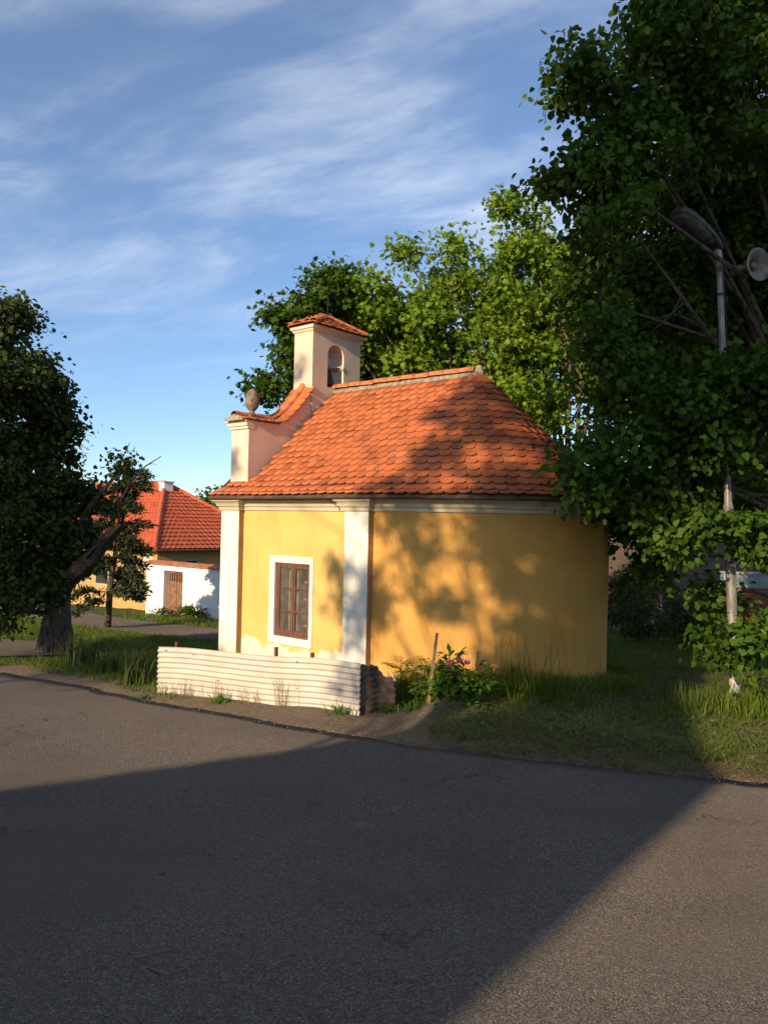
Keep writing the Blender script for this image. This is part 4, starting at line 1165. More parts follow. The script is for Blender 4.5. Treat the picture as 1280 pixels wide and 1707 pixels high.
# big linden at the right: trunk stands just outside the frame
def W(bx, by, lst): return lst
lb = (6.3, 11.6, gz1(6.3, 11.6))
lin_blobs = [((-2.49, -2.00, 8.70), (1.08, 1.50, 0.80)), ((-1.18, -1.10, 10.10), (1.58, 2.00, 1.11)), ((-3.84, -2.20, 7.68), (0.67, 0.80, 0.44)), ((-3.13, -2.00, 7.73), (0.80, 1.20, 0.80)), ((-3.99, -2.30, 6.70), (0.60, 0.70, 0.34)), ((-3.11, -2.00, 6.78), (0.87, 1.20, 0.65)), ((-1.76, -1.40, 7.84), (1.08, 1.50, 1.00)), ((-3.32, -2.00, 5.97), (0.76, 1.00, 0.47)), ((-1.98, -0.20, 6.54), (0.94, 0.70, 0.86)), ((-0.35, 0.30, 6.92), (0.81, 0.90, 1.43)), ((-3.69, -1.80, 5.21), (0.66, 0.90, 0.55)), ((-2.51, -1.00, 5.29), (0.96, 0.90, 0.72)), ((-3.73, -1.60, 4.35), (0.54, 0.80, 0.54)), ((-2.94, -1.40, 4.25), (0.85, 0.90, 0.61)), ((-1.94, -1.90, 4.34), (0.73, 0.60, 0.62)), ((-1.39, -2.10, 4.89), (0.79, 1.20, 0.86)), ((-3.84, -1.80, 3.39), (0.49, 0.60, 0.35)), ((-3.08, -1.40, 3.40), (0.85, 0.90, 0.54)), ((-2.48, -2.00, 3.66), (0.65, 0.70, 0.43)), ((-1.66, -1.80, 3.47), (0.59, 0.70, 0.66)), ((-3.78, -1.90, 2.94), (0.35, 0.40, 0.26)), ((-2.98, -1.70, 2.82), (0.46, 0.60, 0.30)), ((-2.60, -1.60, 2.42), (0.53, 0.60, 0.38)), ((-1.99, -0.80, 2.90), (0.65, 0.60, 0.37)), ((-2.20, -2.15, 2.40), (0.61, 0.45, 0.34)), ((-1.73, -2.20, 2.45), (0.42, 0.50, 0.53)), ((-1.67, -2.20, 2.02), (0.18, 0.30, 0.18)), ((-2.02, -2.10, 1.08), (0.42, 0.35, 0.30)), ((-1.57, -2.20, 1.21), (0.30, 0.40, 0.42)), ((-1.72, -0.60, 1.50), (0.33, 0.40, 0.25)), ((-2.57, 0.60, 2.32), (0.41, 0.50, 0.41)), ((-2.08, 0.80, 2.00), (0.56, 0.50, 0.37)), ((-3.06, 0.00, 2.63), (0.31, 0.40, 0.22))]
lin_blobs += [((0.0, 1.5, 7.5), (2.4, 2.4, 2.6)), ((-1.5, 1.6, 5.2), (1.7, 1.6, 1.5)), ((1.8, 2.5, 5.5), (2.6, 2.6, 2.0)), ((-0.5, 3.5, 8.0), (2.4, 2.4, 2.0)), ((0.8, 0.8, 10.5), (2.4, 2.4, 1.8)), ((-1.5, 0.0, 6.4), (1.6, 0.7, 1.4)), ((-0.6, 0.2, 6.0), (1.2, 0.8, 1.4)), ((-2.3, -0.2, 5.6), (1.1, 0.8, 1.0)), ((0.3, 3.0, 3.6), (2.2, 1.8, 1.0))]
def pruned(P):
    """boughs are cut back round the lamp head, the loudspeaker and stretches of the pole"""
    x, y, z = P[:, 0], P[:, 1], P[:, 2]
    head = (x > 2.9) & (x < 5.3) & (y < 10.75) & (z > 4.75) & (z < 6.75)
    strip = (np.abs(x - 4.3) < 0.42) & (y < 10.3) & (((z > 2.72) & (z < 3.22)) | ((z > 1.55) & (z < 2.05)))
    foot = (z < 0.62)
    return ~(head | strip | foot)
make_tree('linden_tree', 'huge dark linden overhanging the lamp pole and the apse roof', 'tree', lb, 3.2, 0.36, lin_blobs, 8200, 19, 0.086, LIN, 'linden_leaf', 3, 'trees around the chapel', spread=0.15, droop=0.55, twigs=700, fill=0.5, clip=pruned, limb_r=0.15, inset=1.15)

# maples behind the chapel
def mtree(x, y, blobs, seed, ncl, label, r0=0.2, mat='maple_leaf'):
    return make_tree('maple_tree', label, 'tree', (x, y, gz1(x, y)), 2.4, r0, blobs, ncl, 20, 0.132, MAP, mat, seed, 'trees around the chapel', spread=0.2, droop=0.3, twigs=260, fill=0.5)
mtree(0.3, 18.6, [((-2.55, -1.00, 7.68), (0.37, 0.60, 0.50)), ((-1.90, -0.60, 8.01), (0.65, 1.00, 0.61)), ((-1.45, -0.20, 8.44), (0.42, 0.70, 0.42)), ((-2.21, -0.60, 6.84), (0.54, 0.90, 0.70)), ((-2.88, -1.20, 5.84), (0.39, 0.50, 0.26)), ((-2.24, -0.80, 6.05), (0.51, 0.70, 0.47)), ((-1.23, 0.20, 6.82), (0.85, 1.20, 0.85)), ((-1.47, 0.00, 5.65), (0.98, 1.00, 0.56))], 5, 720, 'dark green maple showing to the left of the bell tower', 0.2, 'linden_leaf')
mtree(3.0, 19.0, [((-3.45, -0.40, 7.94), (0.84, 1.10, 0.67)), ((-3.08, -0.20, 6.86), (0.85, 1.20, 0.85)), ((-2.38, -0.20, 7.44), (0.85, 1.20, 0.99)), ((-2.61, -0.40, 9.06), (0.24, 0.40, 0.50)), ((-2.32, -0.20, 8.13), (0.68, 1.00, 0.57)), ((-1.44, -0.10, 9.42), (0.38, 0.60, 0.48)), ((-1.54, -0.10, 8.46), (0.71, 1.10, 0.63)), ((-0.73, 0.00, 8.10), (0.72, 1.10, 0.72)), ((-2.22, 0.00, 7.06), (1.14, 1.20, 0.86)), ((-0.78, 0.00, 6.95), (1.14, 1.20, 0.86)), ((-1.63, -0.20, 5.75), (1.27, 1.10, 0.71)), ((-0.24, -0.40, 5.61), (0.84, 1.00, 0.84))], 6, 1150, 'bright green maple directly behind the chapel ridge')
mtree(4.6, 19.6, [((-1.70, -0.20, 10.53), (0.38, 0.60, 0.58)), ((-1.01, -0.10, 10.20), (0.38, 0.60, 0.50)), ((-1.51, -0.10, 9.33), (0.73, 1.00, 0.73)), ((-0.43, 0.00, 9.35), (0.62, 1.00, 0.62)), ((-1.44, 0.00, 8.32), (1.03, 1.20, 0.89)), ((-0.07, 0.20, 8.40), (1.04, 1.20, 1.19)), ((-0.98, 0.00, 6.99), (1.18, 1.20, 0.89)), ((0.76, 0.40, 6.96), (1.21, 1.20, 1.21)), ((-0.88, -0.40, 5.61), (1.01, 1.00, 0.72)), ((2.11, 0.90, 8.63), (1.39, 1.20, 1.85))], 8, 1250, 'tallest sunlit maple, its tip rising above the apse roof')

# old tree at the left with a broken limb
ob = (-6.95, 17.1, gz1(-6.95, 17.1) - 0.15)
old = make_tree('old_tree', 'thick gnarled old tree in deep shade at the lane, with a dead broken limb', 'tree', ob, 2.3, 0.36,
    [((-0.91, -0.50, 7.00), (0.60, 1.00, 0.56)), ((-0.95, -0.50, 5.99), (0.88, 1.40, 0.88)), ((-0.50, -0.20, 5.55), (0.70, 1.20, 0.76)), ((-0.33, -0.10, 4.54), (0.70, 1.20, 0.77)), ((-1.09, -0.50, 4.23), (1.13, 1.50, 1.00)), ((-0.65, -0.30, 3.12), (1.27, 1.40, 1.01)), ((0.08, -0.10, 3.53), (0.59, 0.90, 0.54)), ((-0.77, -0.50, 1.86), (0.88, 1.20, 0.75)), ((0.16, 0.10, 2.63), (0.58, 0.80, 0.54)), ((0.72, 0.10, 3.36), (0.31, 0.40, 0.26)), ((1.32, -0.10, 4.09), (0.17, 0.20, 0.20)), ((0.20, 0.20, 1.92), (0.46, 0.50, 0.36)), ((-0.13, -0.80, 1.52), (0.37, 0.50, 0.49)), ((-0.78, -0.70, 1.01), (0.43, 0.40, 0.31))],
    2000, 18, 0.10, LIN, 'old_leaf', 12, 'trees around the chapel', spread=0.17, droop=0.4, twigs=300, fill=0.5,
    trunk_pts=[(0.02, 0, -0.3), (0, 0, 0.15), (-0.02, 0.03, 0.75), (0.0, 0.05, 1.35), (0.06, 0.02, 1.9), (0.0, 0.0, 2.6)], limb_r=0.36)
mb = MB(); mb.tube([(0.0, -0.15, 1.25), (0.30, -0.25, 1.72), (0.78, -0.3, 2.2), (1.16, -0.3, 2.62), (1.42, -0.3, 2.95)], [0.20, 0.175, 0.16, 0.12, 0.06], 12)
rr_ = random.Random(4)
mb.v = [tuple(c + rr_.uniform(-.05, .05) for c in p) for p in mb.v]
mb.build('broken_limb', 'deadwood', old, smooth=True)['label'] = 'peeling dead limb leaning away from the trunk'
mb = MB()
for pts, r in (([(1.36, -.3, 2.9), (1.38, -.25, 3.4), (1.58, -.2, 3.86), (1.88, -.2, 4.17), (2.2, -.2, 4.38)], 0.035), ([(1.36, -.3, 3.2), (1.30, -.25, 3.66), (1.37, -.2, 4.3), (1.53, -.2, 4.66)], 0.03),
               ([(1.35, -.2, 4.1), (1.2, -.2, 4.30), (1.05, -.2, 4.4)], 0.012), ([(1.58, -.2, 3.86), (1.7, -.2, 3.92), (1.85, -.15, 3.82)], 0.012), ([(1.9, -.2, 4.19), (2.0, -.2, 4.22), (2.12, -.2, 4.20)], 0.01)):
    mb.tube(pts, [r * (1 - 0.75 * k / (len(pts) - 1)) for k in range(len(pts))], 6)
mb.build('dead_branches', 'deadwood', old, smooth=True)

# small pine between the old tree and the house
def make_pine(base, seed):
    rng = np.random.default_rng(seed); rnd = random.Random(seed)
    root = thing('pine_tree', 'thin young pine with drooping tiers in front of the white wall', 'tree', base, 0, 'trees around the chapel')
    MB().tube([(0, 0, -0.2), (0.05, 0, 1.3), (0.25, 0, 2.7), (0.55, 0, 4.2), (0.7, 0, 4.9)], [0.11, 0.095, 0.07, 0.04, 0.02], 8).build('trunk', 'bark', root, smooth=True)
    mb = MB(); P = []; T = []
    for k in range(46):
        z = 0.9 + 3.9 * (k / 46) + rnd.uniform(-.15, .15); ang = rnd.uniform(0, 2 * PI); L = (1.5 - 0.22 * z) * rnd.uniform(0.7, 1.2); x0 = np.interp(z, [0, 1.3, 2.7, 4.2, 4.9], [0, .05, .25, .55, .7])
        a = Vector((x0, 0, z)); dv = Vector((math.cos(ang), math.sin(ang), 0)); m_ = a + dv * L * 0.55 + Vector((0, 0, 0.08)); b = a + dv * L + Vector((0, 0, -0.25 * L + rnd.uniform(0, .2)))
        mb.tube([a, m_, b], [0.025, 0.016, 0.006], 4, cap=False)
        for q in np.linspace(0.25, 1.0, int(7 + L * 7)):
            c = a.lerp(m_, q / 0.55) if q < 0.55 else m_.lerp(b, (q - 0.55) / 0.45)
            for s in range(16):
                o_ = Vector((rnd.gauss(0, .09), rnd.gauss(0, .09), rnd.gauss(0, .05))); P.append(tuple(c + o_)); T.append((dv.x * 0.6 + rnd.gauss(0, .6), dv.y * 0.6 + rnd.gauss(0, .6), rnd.gauss(0.1, .5)))
    mb.build('limbs', 'bark', root)
    P = np.array(P); T = np.array(T); n = len(P)
    link('crown', leaf_mesh('crown', LAN, P, T, rng.normal(size=(n, 3)), rng.uniform(0.13, 0.24, n), rng.random(n), 'pine_needle'), root)
make_pine((-8.3, 24.2, gz1(-8.3, 24.2)), 21)

# trees far away, beyond the house and the chapel
make_tree('far_tree', 'round green tree rising beyond the red house roof', 'tree', (-13.2, 66, gz1(-13.2, 66)), 2, 0.3, [((0, 0, 6.0), (2.2, 2.2, 1.5)), ((-1.6, 0, 5.0), (1.8, 2, 1.5)), ((1.5, 0, 5.2), (1.8, 2, 1.6)), ((0, 0, 4), (2.6, 2.2, 1.6))], 420, 12, 0.38, SIM, 'far_leaf', 31, 'trees far beyond the houses', spread=0.5, twigs=40)
make_tree('far_tree', 'dark dense tree standing behind the linden at the back wall', 'tree', (9.8, 27.5, gz1(9.8, 27.5)), 2.2, 0.3, [((0, 0, 6.5), (3.0, 2.2, 2.2)), ((-2.0, 0, 4.6), (1.9, 1.6, 1.3)), ((2.2, 0, 5), (2.2, 1.8, 1.8)), ((0, 0, 4), (2.2, 1.6, 1.0)), ((0.5, 0, 8.6), (2.2, 2, 1.5))], 900, 12, 0.24, SIM, 'old_leaf', 33, 'trees far beyond the houses', spread=0.4, twigs=120)

# shrubs behind the chapel, in the shade of the linden
def shrub(name, x, y, blobs, n, ls, tm, mat, seed, label):
    return make_tree(name, label, 'shrub', (x, y, gz1(x, y)), 0.5, 0.05, blobs, n, 12, ls, tm, mat, seed, 'shrubs in the shade behind the chapel', spread=0.13, twigs=80, fill=0.5)
shrub('shrub', 7.2, 24.0, [((0, 0, 0.8), (0.8, 0.7, 0.8)), ((0.6, 0, 1.1), (0.6, 0.6, 0.7))], 170, 0.11, SIM, 'old_leaf', 41, 'rounded dark shrub by the brick wall behind the chapel')
shrub('shrub', 8.9, 23.2, [((0, 0, 0.7), (0.9, 0.7, 0.6)), ((0.9, 0, 0.9), (0.7, 0.6, 0.8))], 190, 0.11, SIM, 'old_leaf', 43, 'broad dark shrub beside the lamp pole in the back garden')
shrub('shrub', 10.6, 22.0, [((0, 0, 0.8), (0.9, 0.7, 0.8)), ((-0.8, 0, 0.6), (0.7, 0.6, 0.5))], 170, 0.12, LAN, 'old_leaf', 44, 'narrow-leaved shrub in front of the pale garden wall')

shrub('shrub', 6.6, 20.6, [((0, 0, 0.9), (1.0, 0.8, 0.9)), ((0.9, 0.2, 0.8), (0.9, 0.7, 0.8)), ((-0.4, 0.3, 1.5), (0.7, 0.6, 0.6))], 260, 0.11, SIM, 'old_leaf', 45, 'tall dark shrub close behind the apse on the shaded lawn')
shrub('shrub', 8.6, 19.0, [((0, 0, 0.6), (1.1, 0.8, 0.7)), ((1.0, 0.2, 0.9), (0.9, 0.7, 0.9))], 240, 0.11, LAN, 'old_leaf', 46, 'arching narrow-leaved shrub between the apse and the lamp pole')

# ------------------------------------------------------------------ plants at the wall
def peony():
    x, y = 0.95, 10.2; z = gz1(x, y)
    root = thing('peony_bush', 'bushy green peony with a few pink blooms beside the stake', 'plant', (x, y, z))
    rng = np.random.default_rng(51); mb = MB(); P = []; T = []; Nn = []
    for k in range(46):
        a = rng.uniform(0, 2 * PI); r = rng.uniform(0.05, 0.48) ; h = rng.uniform(0.18, 0.62) * (1 - 0.45 * (r / 0.5) ** 2)
        b = Vector((r * math.cos(a) * 1.15, r * math.sin(a) * 0.7, h)); mb.tube([(b.x * 0.3, b.y * 0.3, -0.05), (b.x * .7, b.y * .7, h * 0.6), tuple(b)], [0.008, 0.006, 0.003], 4, cap=False)
        for s in range(20):
            q = rng.uniform(0.35, 1.05); P.append((b.x * (0.3 + 0.7 * q) + rng.normal(0, .05), b.y * (0.3 + 0.7 * q) + rng.normal(0, .05), h * q + rng.normal(0, .03)))
            T.append((math.cos(a) * 0.6 + rng.normal(0, .5), math.sin(a) * 0.6 + rng.normal(0, .5), rng.normal(-0.1, .35))); Nn.append((rng.normal(0, .3), rng.normal(0, .3) - 0.2, 1))
    mb.build('stems', 'peony_leaf', root)
    n = len(P); tm = (np.array([(0, 0, 0), (-0.24, 0.4, 0.04), (0, 1, -0.1), (0.24, 0.4, 0.04)], float), np.array([(0, 2, 1), (0, 3, 2)]))
    link('foliage', leaf_mesh('foliage', tm, np.array(P), np.array(T), np.array(Nn), rng.uniform(0.07, 0.14, n), rng.random(n), 'peony_leaf'), root)
    for (fx, fy, fz) in ((-0.10, -0.30, 0.48), (0.03, -0.26, 0.52), (0.12, -0.28, 0.5)):
        mb = MB()
        for k in range(11):
            a = 2 * PI * k / 11 * 1.6; tl = 0.3 + 0.06 * k
            dx, dy = math.cos(a), math.sin(a); c = Vector((fx, fy, fz)); o1 = c + Vector((dx * .03, dy * .03, .02)); o2 = c + Vector((dx * .042, dy * .042, .04 + .004 * k)); sd = Vector((-dy, dx, 0)) * 0.02
            mb.add([c, o1 - sd, o2, o1 + sd], [(0, 1, 2, 3)])
        mb.build('bloom', 'petal', root)
peony()

def pinnate(x, y, h, n, seed, label):
    z = gz1(x, y); rng = np.random.default_rng(seed)
    root = thing('ash_seedling', label, 'plant', (x, y, z), group='ash seedlings by the apse wall')
    mb = MB(); P = []; T = []; Nn = []
    top = Vector((rng.uniform(-.05, .05), 0, h * 0.7)); mb.tube([(0, 0, -0.05), tuple(top * 0.6), tuple(top)], [0.008, 0.006, 0.004], 5, cap=False)
    for k in range(n):
        a = 2 * PI * k / n + rng.uniform(-.3, .3); L = rng.uniform(0.22, 0.34); st_ = top * rng.uniform(0.75, 1.0)
        e = st_ + Vector((math.cos(a) * L, math.sin(a) * L, rng.uniform(0.03, 0.14))); mb.tube([tuple(st_), tuple(st_.lerp(e, 0.5) + Vector((0, 0, .03))), tuple(e)], [0.004, 0.003, 0.002], 4, cap=False)
        dv = (e - st_).normalized(); sd = dv.cross(Vector((0, 0, 1))).normalized()
        for q in np.linspace(0.3, 1, 6):
            for s in (-1, 1):
                P.append(tuple(st_.lerp(e, q))); T.append(tuple(sd * s + dv * 0.6 + Vector((0, 0, -0.15)))); Nn.append((rng.normal(0, .2), rng.normal(0, .2), 1))
    mb.build('stems', 'peony_leaf', root); m_ = len(P)
    tm = (np.array([(0, 0, 0), (-0.2, 0.4, 0.03), (0, 1, -0.08), (0.2, 0.4, 0.03)], float), np.array([(0, 2, 1), (0, 3, 2)]))
    link('foliage', leaf_mesh('foliage', tm, np.array(P), np.array(T), np.array(Nn), rng.uniform(0.075, 0.12, m_), rng.random(m_), 'peony_leaf'), root)
pinnate(0.28, 10.75, 0.78, 7, 61, 'feathery green ash seedling nearest the pilaster corner')
pinnate(0.62, 10.75, 0.72, 6, 62, 'smaller ash seedling between the stake and the pilaster corner')

def blades(P, h, bend, rng, wid=0.008):
    """arched grass blades of 3 segments -> vertices, quads"""
    N = len(P); a = rng.uniform(0, 2 * PI, N); d = np.stack([np.cos(a), np.sin(a), 0 * a], 1); sd = np.stack([-np.sin(a), np.cos(a), 0 * a], 1)
    fa = rng.uniform(0, 2 * PI, N); sd = np.stack([np.cos(fa), np.sin(fa), 0 * fa], 1)
    rows_ = []
    for q, wq in ((0, 1), (0.4, 0.9), (0.75, 0.6), (1.0, 0.12)):
        c = P + d * (bend * h * q ** 2)[:, None] + np.array([0, 0, 1]) * (h * (q - 0.35 * np.clip(bend, 0, 1.6) * q ** 2))[:, None]
        w_ = (wid * wq) * (0.7 + 0.6 * rng.random(N))[:, None]
        rows_ += [c - sd * w_, c + sd * w_]
    V = np.stack(rows_, 1).reshape(-1, 3); o = (np.arange(N) * 8)[:, None]
    F = np.concatenate([o + np.array([[0, 1, 3, 2]]), o + np.array([[2, 3, 5, 4]]), o + np.array([[4, 5, 7, 6]])])
    return V, F

def inside_chapel(x, y, m=0.06):
    dx, dy = x - P0.x, y - P0.y; lx_ = dx * UX.x + dy * UX.y; ly_ = dx * VY.x + dy * VY.y
    nave = (lx_ > -LN - m) & (lx_ < 0) & (ly_ > -m) & (ly_ < 2 * WD + m)
    ap = (lx_ >= 0) & (((lx_ / (RB + m)) ** 2 + ((ly_ - WD) / (WD + m)) ** 2) < 1)
    return nave | ap

def grass_patch(name, label, cand, h0, h1, bend, wid, seed, thin=None, mat='grass_blade'):
    rng = np.random.default_rng(seed); x, y = cand[:, 0], cand[:, 1]
    P = np.stack([x, y, gz(x, y) - 0.01], 1); n = len(P)
    h = rng.uniform(h0, h1, n) * (0.6 + 0.8 * vnoise(x, y, 2.2, seed)); bd = rng.uniform(bend[0], bend[1], n)
    V, F = blades(P, h, bd, rng, wid)
    ti = np.clip(rng.random(n) * 0.75 + 0.35 * (vnoise(x, y, 1.1, seed + 1) - 0.4), 0, 1)
    o = link(name, mesh_np(name, V, F, mat, tint=np.repeat(ti, 8))); return tag(o, label, 'grass', kind='stuff')
def scatter(n, x0, x1, y0, y1, seed, dmin=0.25, dens=None):
    rng = np.random.default_rng(seed); x = rng.uniform(x0, x1, n); y = rng.uniform(y0, y1, n)
    d = edge_dist(x, y); k = (d > dmin + 0.5 * (vnoise(x, y, 1.7, seed) - 0.3)) & ~inside_chapel(x, y) & (line_dist(x, y, SIDE) > 1.5) & (line_dist(x, y, LANE) > 0.95)
    if dens is not None: k &= rng.random(n) < dens(x, y)
    return np.stack([x[k], y[k]], 1)
# mown bank in front of and beside the apse
fence_side = lambda x, y: np.where((x < 0.5) & (y > 8), 0.0, 1.0)
c1 = scatter(52000, 0.3, 8.5, 6.0, 15.5, 71, 0.22, lambda x, y: fence_side(x, y) * np.clip(0.25 + sstep(0.4, 1.4, x) , 0, 1) * (1 - 0.9 * np.exp(-(((x - 0.85) / 0.5) ** 2 + ((y - 9.8) / 0.4) ** 2))))
grass_patch('grass', 'mown grass bank between the road and the apse', c1, 0.06, 0.17, (0.3, 1.8), 0.0055, 72)
# uncut grass along the foot of the apse, and round the lamp pole
rng = np.random.default_rng(73); th = rng.uniform(0.25, 2.2, 5200); rr_ = np.abs(rng.normal(0.0, 0.20, 5200)) + 0.05
lxx = (RB + rr_) * np.sin(th); lyy = WD - (WD + rr_) * np.cos(th)
cx = P0.x + UX.x * lxx + VY.x * lyy; cy = P0.y + UX.y * lxx + VY.y * lyy
grass_patch('tall_grass', 'uncut green grass along the foot of the apse', np.stack([cx, cy], 1), 0.16, 0.48, (0.05, 0.6), 0.006, 74)
rng = np.random.default_rng(75); n = 2600
grass_patch('tall_grass', 'uncut sunlit grass round the foot of the lamp pole', np.stack([4.75 + rng.normal(0, 0.5, n), 10.1 + rng.normal(0, 0.28, n)], 1), 0.14, 0.42, (0.05, 0.6), 0.006, 76)
# seed stalks before the apse wall
rng = np.random.default_rng(77); n = 60; th = rng.normal(0.95, 0.22, n)
lxx = (RB + 0.2) * np.sin(th) + rng.normal(0, .06, n); lyy = WD - (WD + 0.2) * np.cos(th)
cx = P0.x + UX.x * lxx + VY.x * lyy; cy = P0.y + UX.y * lxx + VY.y * lyy
grass_patch('seed_stalks', 'thin tall seeding grass stalks against the apse wall', np.stack([cx, cy], 1), 0.55, 1.0, (0.05, 0.35), 0.004, 78, mat='grass_blade')
# grass round the old tree and across to the house
c2 = scatter(60000, -14, -2.8, 11.0, 22.5, 81, 0.3)
grass_patch('grass', 'rough grass round the old tree beside the lane', c2, 0.05, 0.16, (0.3, 1.6), 0.007, 82)
c3 = scatter(26000, -16, 4, 22, 31, 83, 0.3)
grass_patch('grass', 'sunlit grass strip in front of the white wall', c3, 0.08, 0.2, (0.2, 1.2), 0.012, 84)
c4 = scatter(26000, 3.5, 14, 14, 26, 85, 0.3)
grass_patch('grass', 'shaded lawn behind the chapel under the linden', c4, 0.08, 0.2, (0.3, 1.6), 0.010, 86)
# cut hay lying on the bank
rng = np.random.default_rng(87); c5 = scatter(15000, 1.0, 8.0, 6.4, 14.0, 88, 0.12)
grass_patch('cut_hay', 'cut hay lying flat on the mown bank', c5, 0.10, 0.26, (1.6, 2.6), 0.004, 89, mat='dry_straw')

rng = np.random.default_rng(187); x = rng.uniform(0.6, 7.5, 7000); y = np.interp(x, EDGE[:, 0], EDGE[:, 1]) + np.abs(rng.normal(0.0, 0.75, 7000)) + 0.02
grass_patch('dry_hay', 'dry yellowed hay strewn along the road edge below the bank', np.stack([x, y], 1), 0.06, 0.2, (1.8, 2.8), 0.0032, 189, mat='dry_straw')
rng = np.random.default_rng(190); c6 = scatter(9000, 0.6, 7.5, 6.8, 12.8, 191, 0.35); n = len(c6)
P_ = np.stack([c6[:, 0], c6[:, 1], gz(c6[:, 0], c6[:, 1]) + rng.uniform(0.0, 0.07, n)], 1)
tag(link('clover', leaf_mesh('clover', SIM, P_, np.stack([rng.normal(size=n), rng.normal(size=n), rng.uniform(-.1, .4, n)], 1), np.stack([rng.normal(0, .4, n), rng.normal(0, .4, n), np.ones(n)], 1), rng.uniform(0.025, 0.075, n), rng.random(n), 'peony_leaf')), 'clover and broad weed leaves among the mown grass', 'ground cover', kind='stuff')
rng = np.random.default_rng(192); n = 420; x = rng.uniform(-6, 5, n); y = np.interp(x, EDGE[:, 0], EDGE[:, 1]) - np.abs(rng.normal(0, 1.2, n)) + 0.5 * rng.random(n)
zq_ = np.where(edge_dist(x, y) < 0.05, plane_z(x, y) + 0.018, gz(x, y) + 0.01)
tag(link('leaf_litter', leaf_mesh('leaf_litter', SIM, np.stack([x, y, zq_], 1), np.stack([rng.normal(size=n), rng.normal(size=n), rng.uniform(-.05, .3, n)], 1), np.stack([rng.normal(0, .3, n), rng.normal(0, .3, n), np.ones(n)], 1), rng.uniform(0.012, 0.045, n), rng.random(n), 'leaf_litter')), 'scattered dry leaves and crumbs on the road edge', 'leaf litter', kind='stuff')
# tufts: iris-like clumps by the fence end and the tree, weeds at the fence foot
def tuft(name, x, y, n, h, wid, spread_, label, seed, group, bend=(0.1, 0.6), mat='grass_blade'):
    rng = np.random.default_rng(seed); z = gz1(x, y)
    P = np.stack([rng.normal(0, spread_, n), rng.normal(0, spread_, n), np.full(n, -0.02)], 1)
    V, F = blades(P, rng.uniform(0.5, 1.0, n) * h, rng.uniform(*bend, n), rng, wid)
    o = link(name, mesh_np(name, V, F, mat, tint=np.repeat(rng.random(n) * 0.7, 8)), None, (x, y, z)); return tag(o, label, 'plant', group)
tuft('iris_clump', -3.75, 12.2, 90, 0.75, 0.013, 0.13, 'tall dark clump of sword leaves beside the fence end', 91, 'leaf clumps at the road edge', mat='old_leaf')
tuft('iris_clump', -5.45, 14.6, 100, 0.75, 0.014, 0.18, 'wide clump of sword leaves close to the old tree trunk', 92, 'leaf clumps at the road edge', mat='old_leaf')
tuft('iris_clump', -4.55, 13.4, 70, 0.5, 0.010, 0.16, 'low greyish clump between the two taller leaf clumps', 93, 'leaf clumps at the road edge', mat='old_leaf')
def fpt(q, off): p = fA + fd * (FL * q) + fn * off; return p.x, p.y
for k, (q, n, h, lab) in enumerate(((0.03, 26, 0.34, 'pale weed tuft at the far end of the corrugated fence'), (0.17, 34, 0.36, 'dry weed tuft, second from the far end of the corrugated fence'), (0.35, 30, 0.34, 'dry weed tuft with leafy foot at the middle of the fence'),
                               (0.52, 22, 0.32, 'thin dry weed tuft just past the fence middle'), (0.66, 22, 0.62, 'tallest dry weed stalks before the corrugated fence'))):
    x, y = fpt(q, 0.10); tuft('weed', x, y, n, h, 0.0035, 0.09, lab, 100 + k, 'weeds along the fence foot', (0.05, 0.35), 'dry_straw' if q > 0.1 else 'grass_blade')
for k, (x, y, lab) in enumerate(((fpt(0.38, 0.16)[0], fpt(0.38, 0.16)[1], 'small leafy weed at the middle of the fence foot'), (fpt(0.93, 0.10)[0], fpt(0.93, 0.10)[1], 'small leafy weed near the torn end of the fence'), (0.10, 10.15, 'low leafy weed inside the bent rusty sheet'), (0.38, 10.0, 'low leafy weed on the bare mound by the stake'), (fpt(0.02, 0.35)[0], fpt(0.02, 0.35)[1], 'small grassy weed on the bare verge at the fence end'))):
    tuft('weed', x, y, 40, 0.2 if k != 4 else 0.16, 0.012, 0.07, lab, 120 + k, 'weeds along the fence foot', (0.3, 1.2), 'peony_leaf')

# loose stones and litter on the earth verge
rng = np.random.default_rng(131); n = 3200; x = rng.uniform(-7, 5.5, n); y = np.interp(x, EDGE[:, 0], EDGE[:, 1]) + np.abs(rng.normal(0.1, 0.4, n)) - 0.30 * rng.random(n) ** 2
k = ~inside_chapel(x, y); x, y = x[k], y[k]; n = len(x); s = rng.uniform(0.003, 0.010, n) * rng.uniform(0.5, 1.2, n)
zg = np.where(edge_dist(x, y) < 0.02, plane_z(x, y) + 0.012, gz(x, y))
tv = np.array([(1, 0, 0), (0, 1, 0), (-1, 0, 0), (0, -1, 0), (0, 0, 0.8), (0, 0, -0.6)], float); tf = np.array([(0, 1, 4), (1, 2, 4), (2, 3, 4), (3, 0, 4), (1, 0, 5), (2, 1, 5), (3, 2, 5), (0, 3, 5)])
V = np.stack([x, y, zg], 1)[:, None, :] + s[:, None, None] * tv[None] * rng.uniform(0.6, 1.4, (n, 6, 1))
F = tf[None] + (np.arange(n) * 6)[:, None, None]
tag(link('gravel', mesh_np('gravel', V.reshape(-1, 3), F.reshape(-1, 3), 'stone_bits')), 'loose gravel along the broken road edge', 'gravel', kind='stuff')

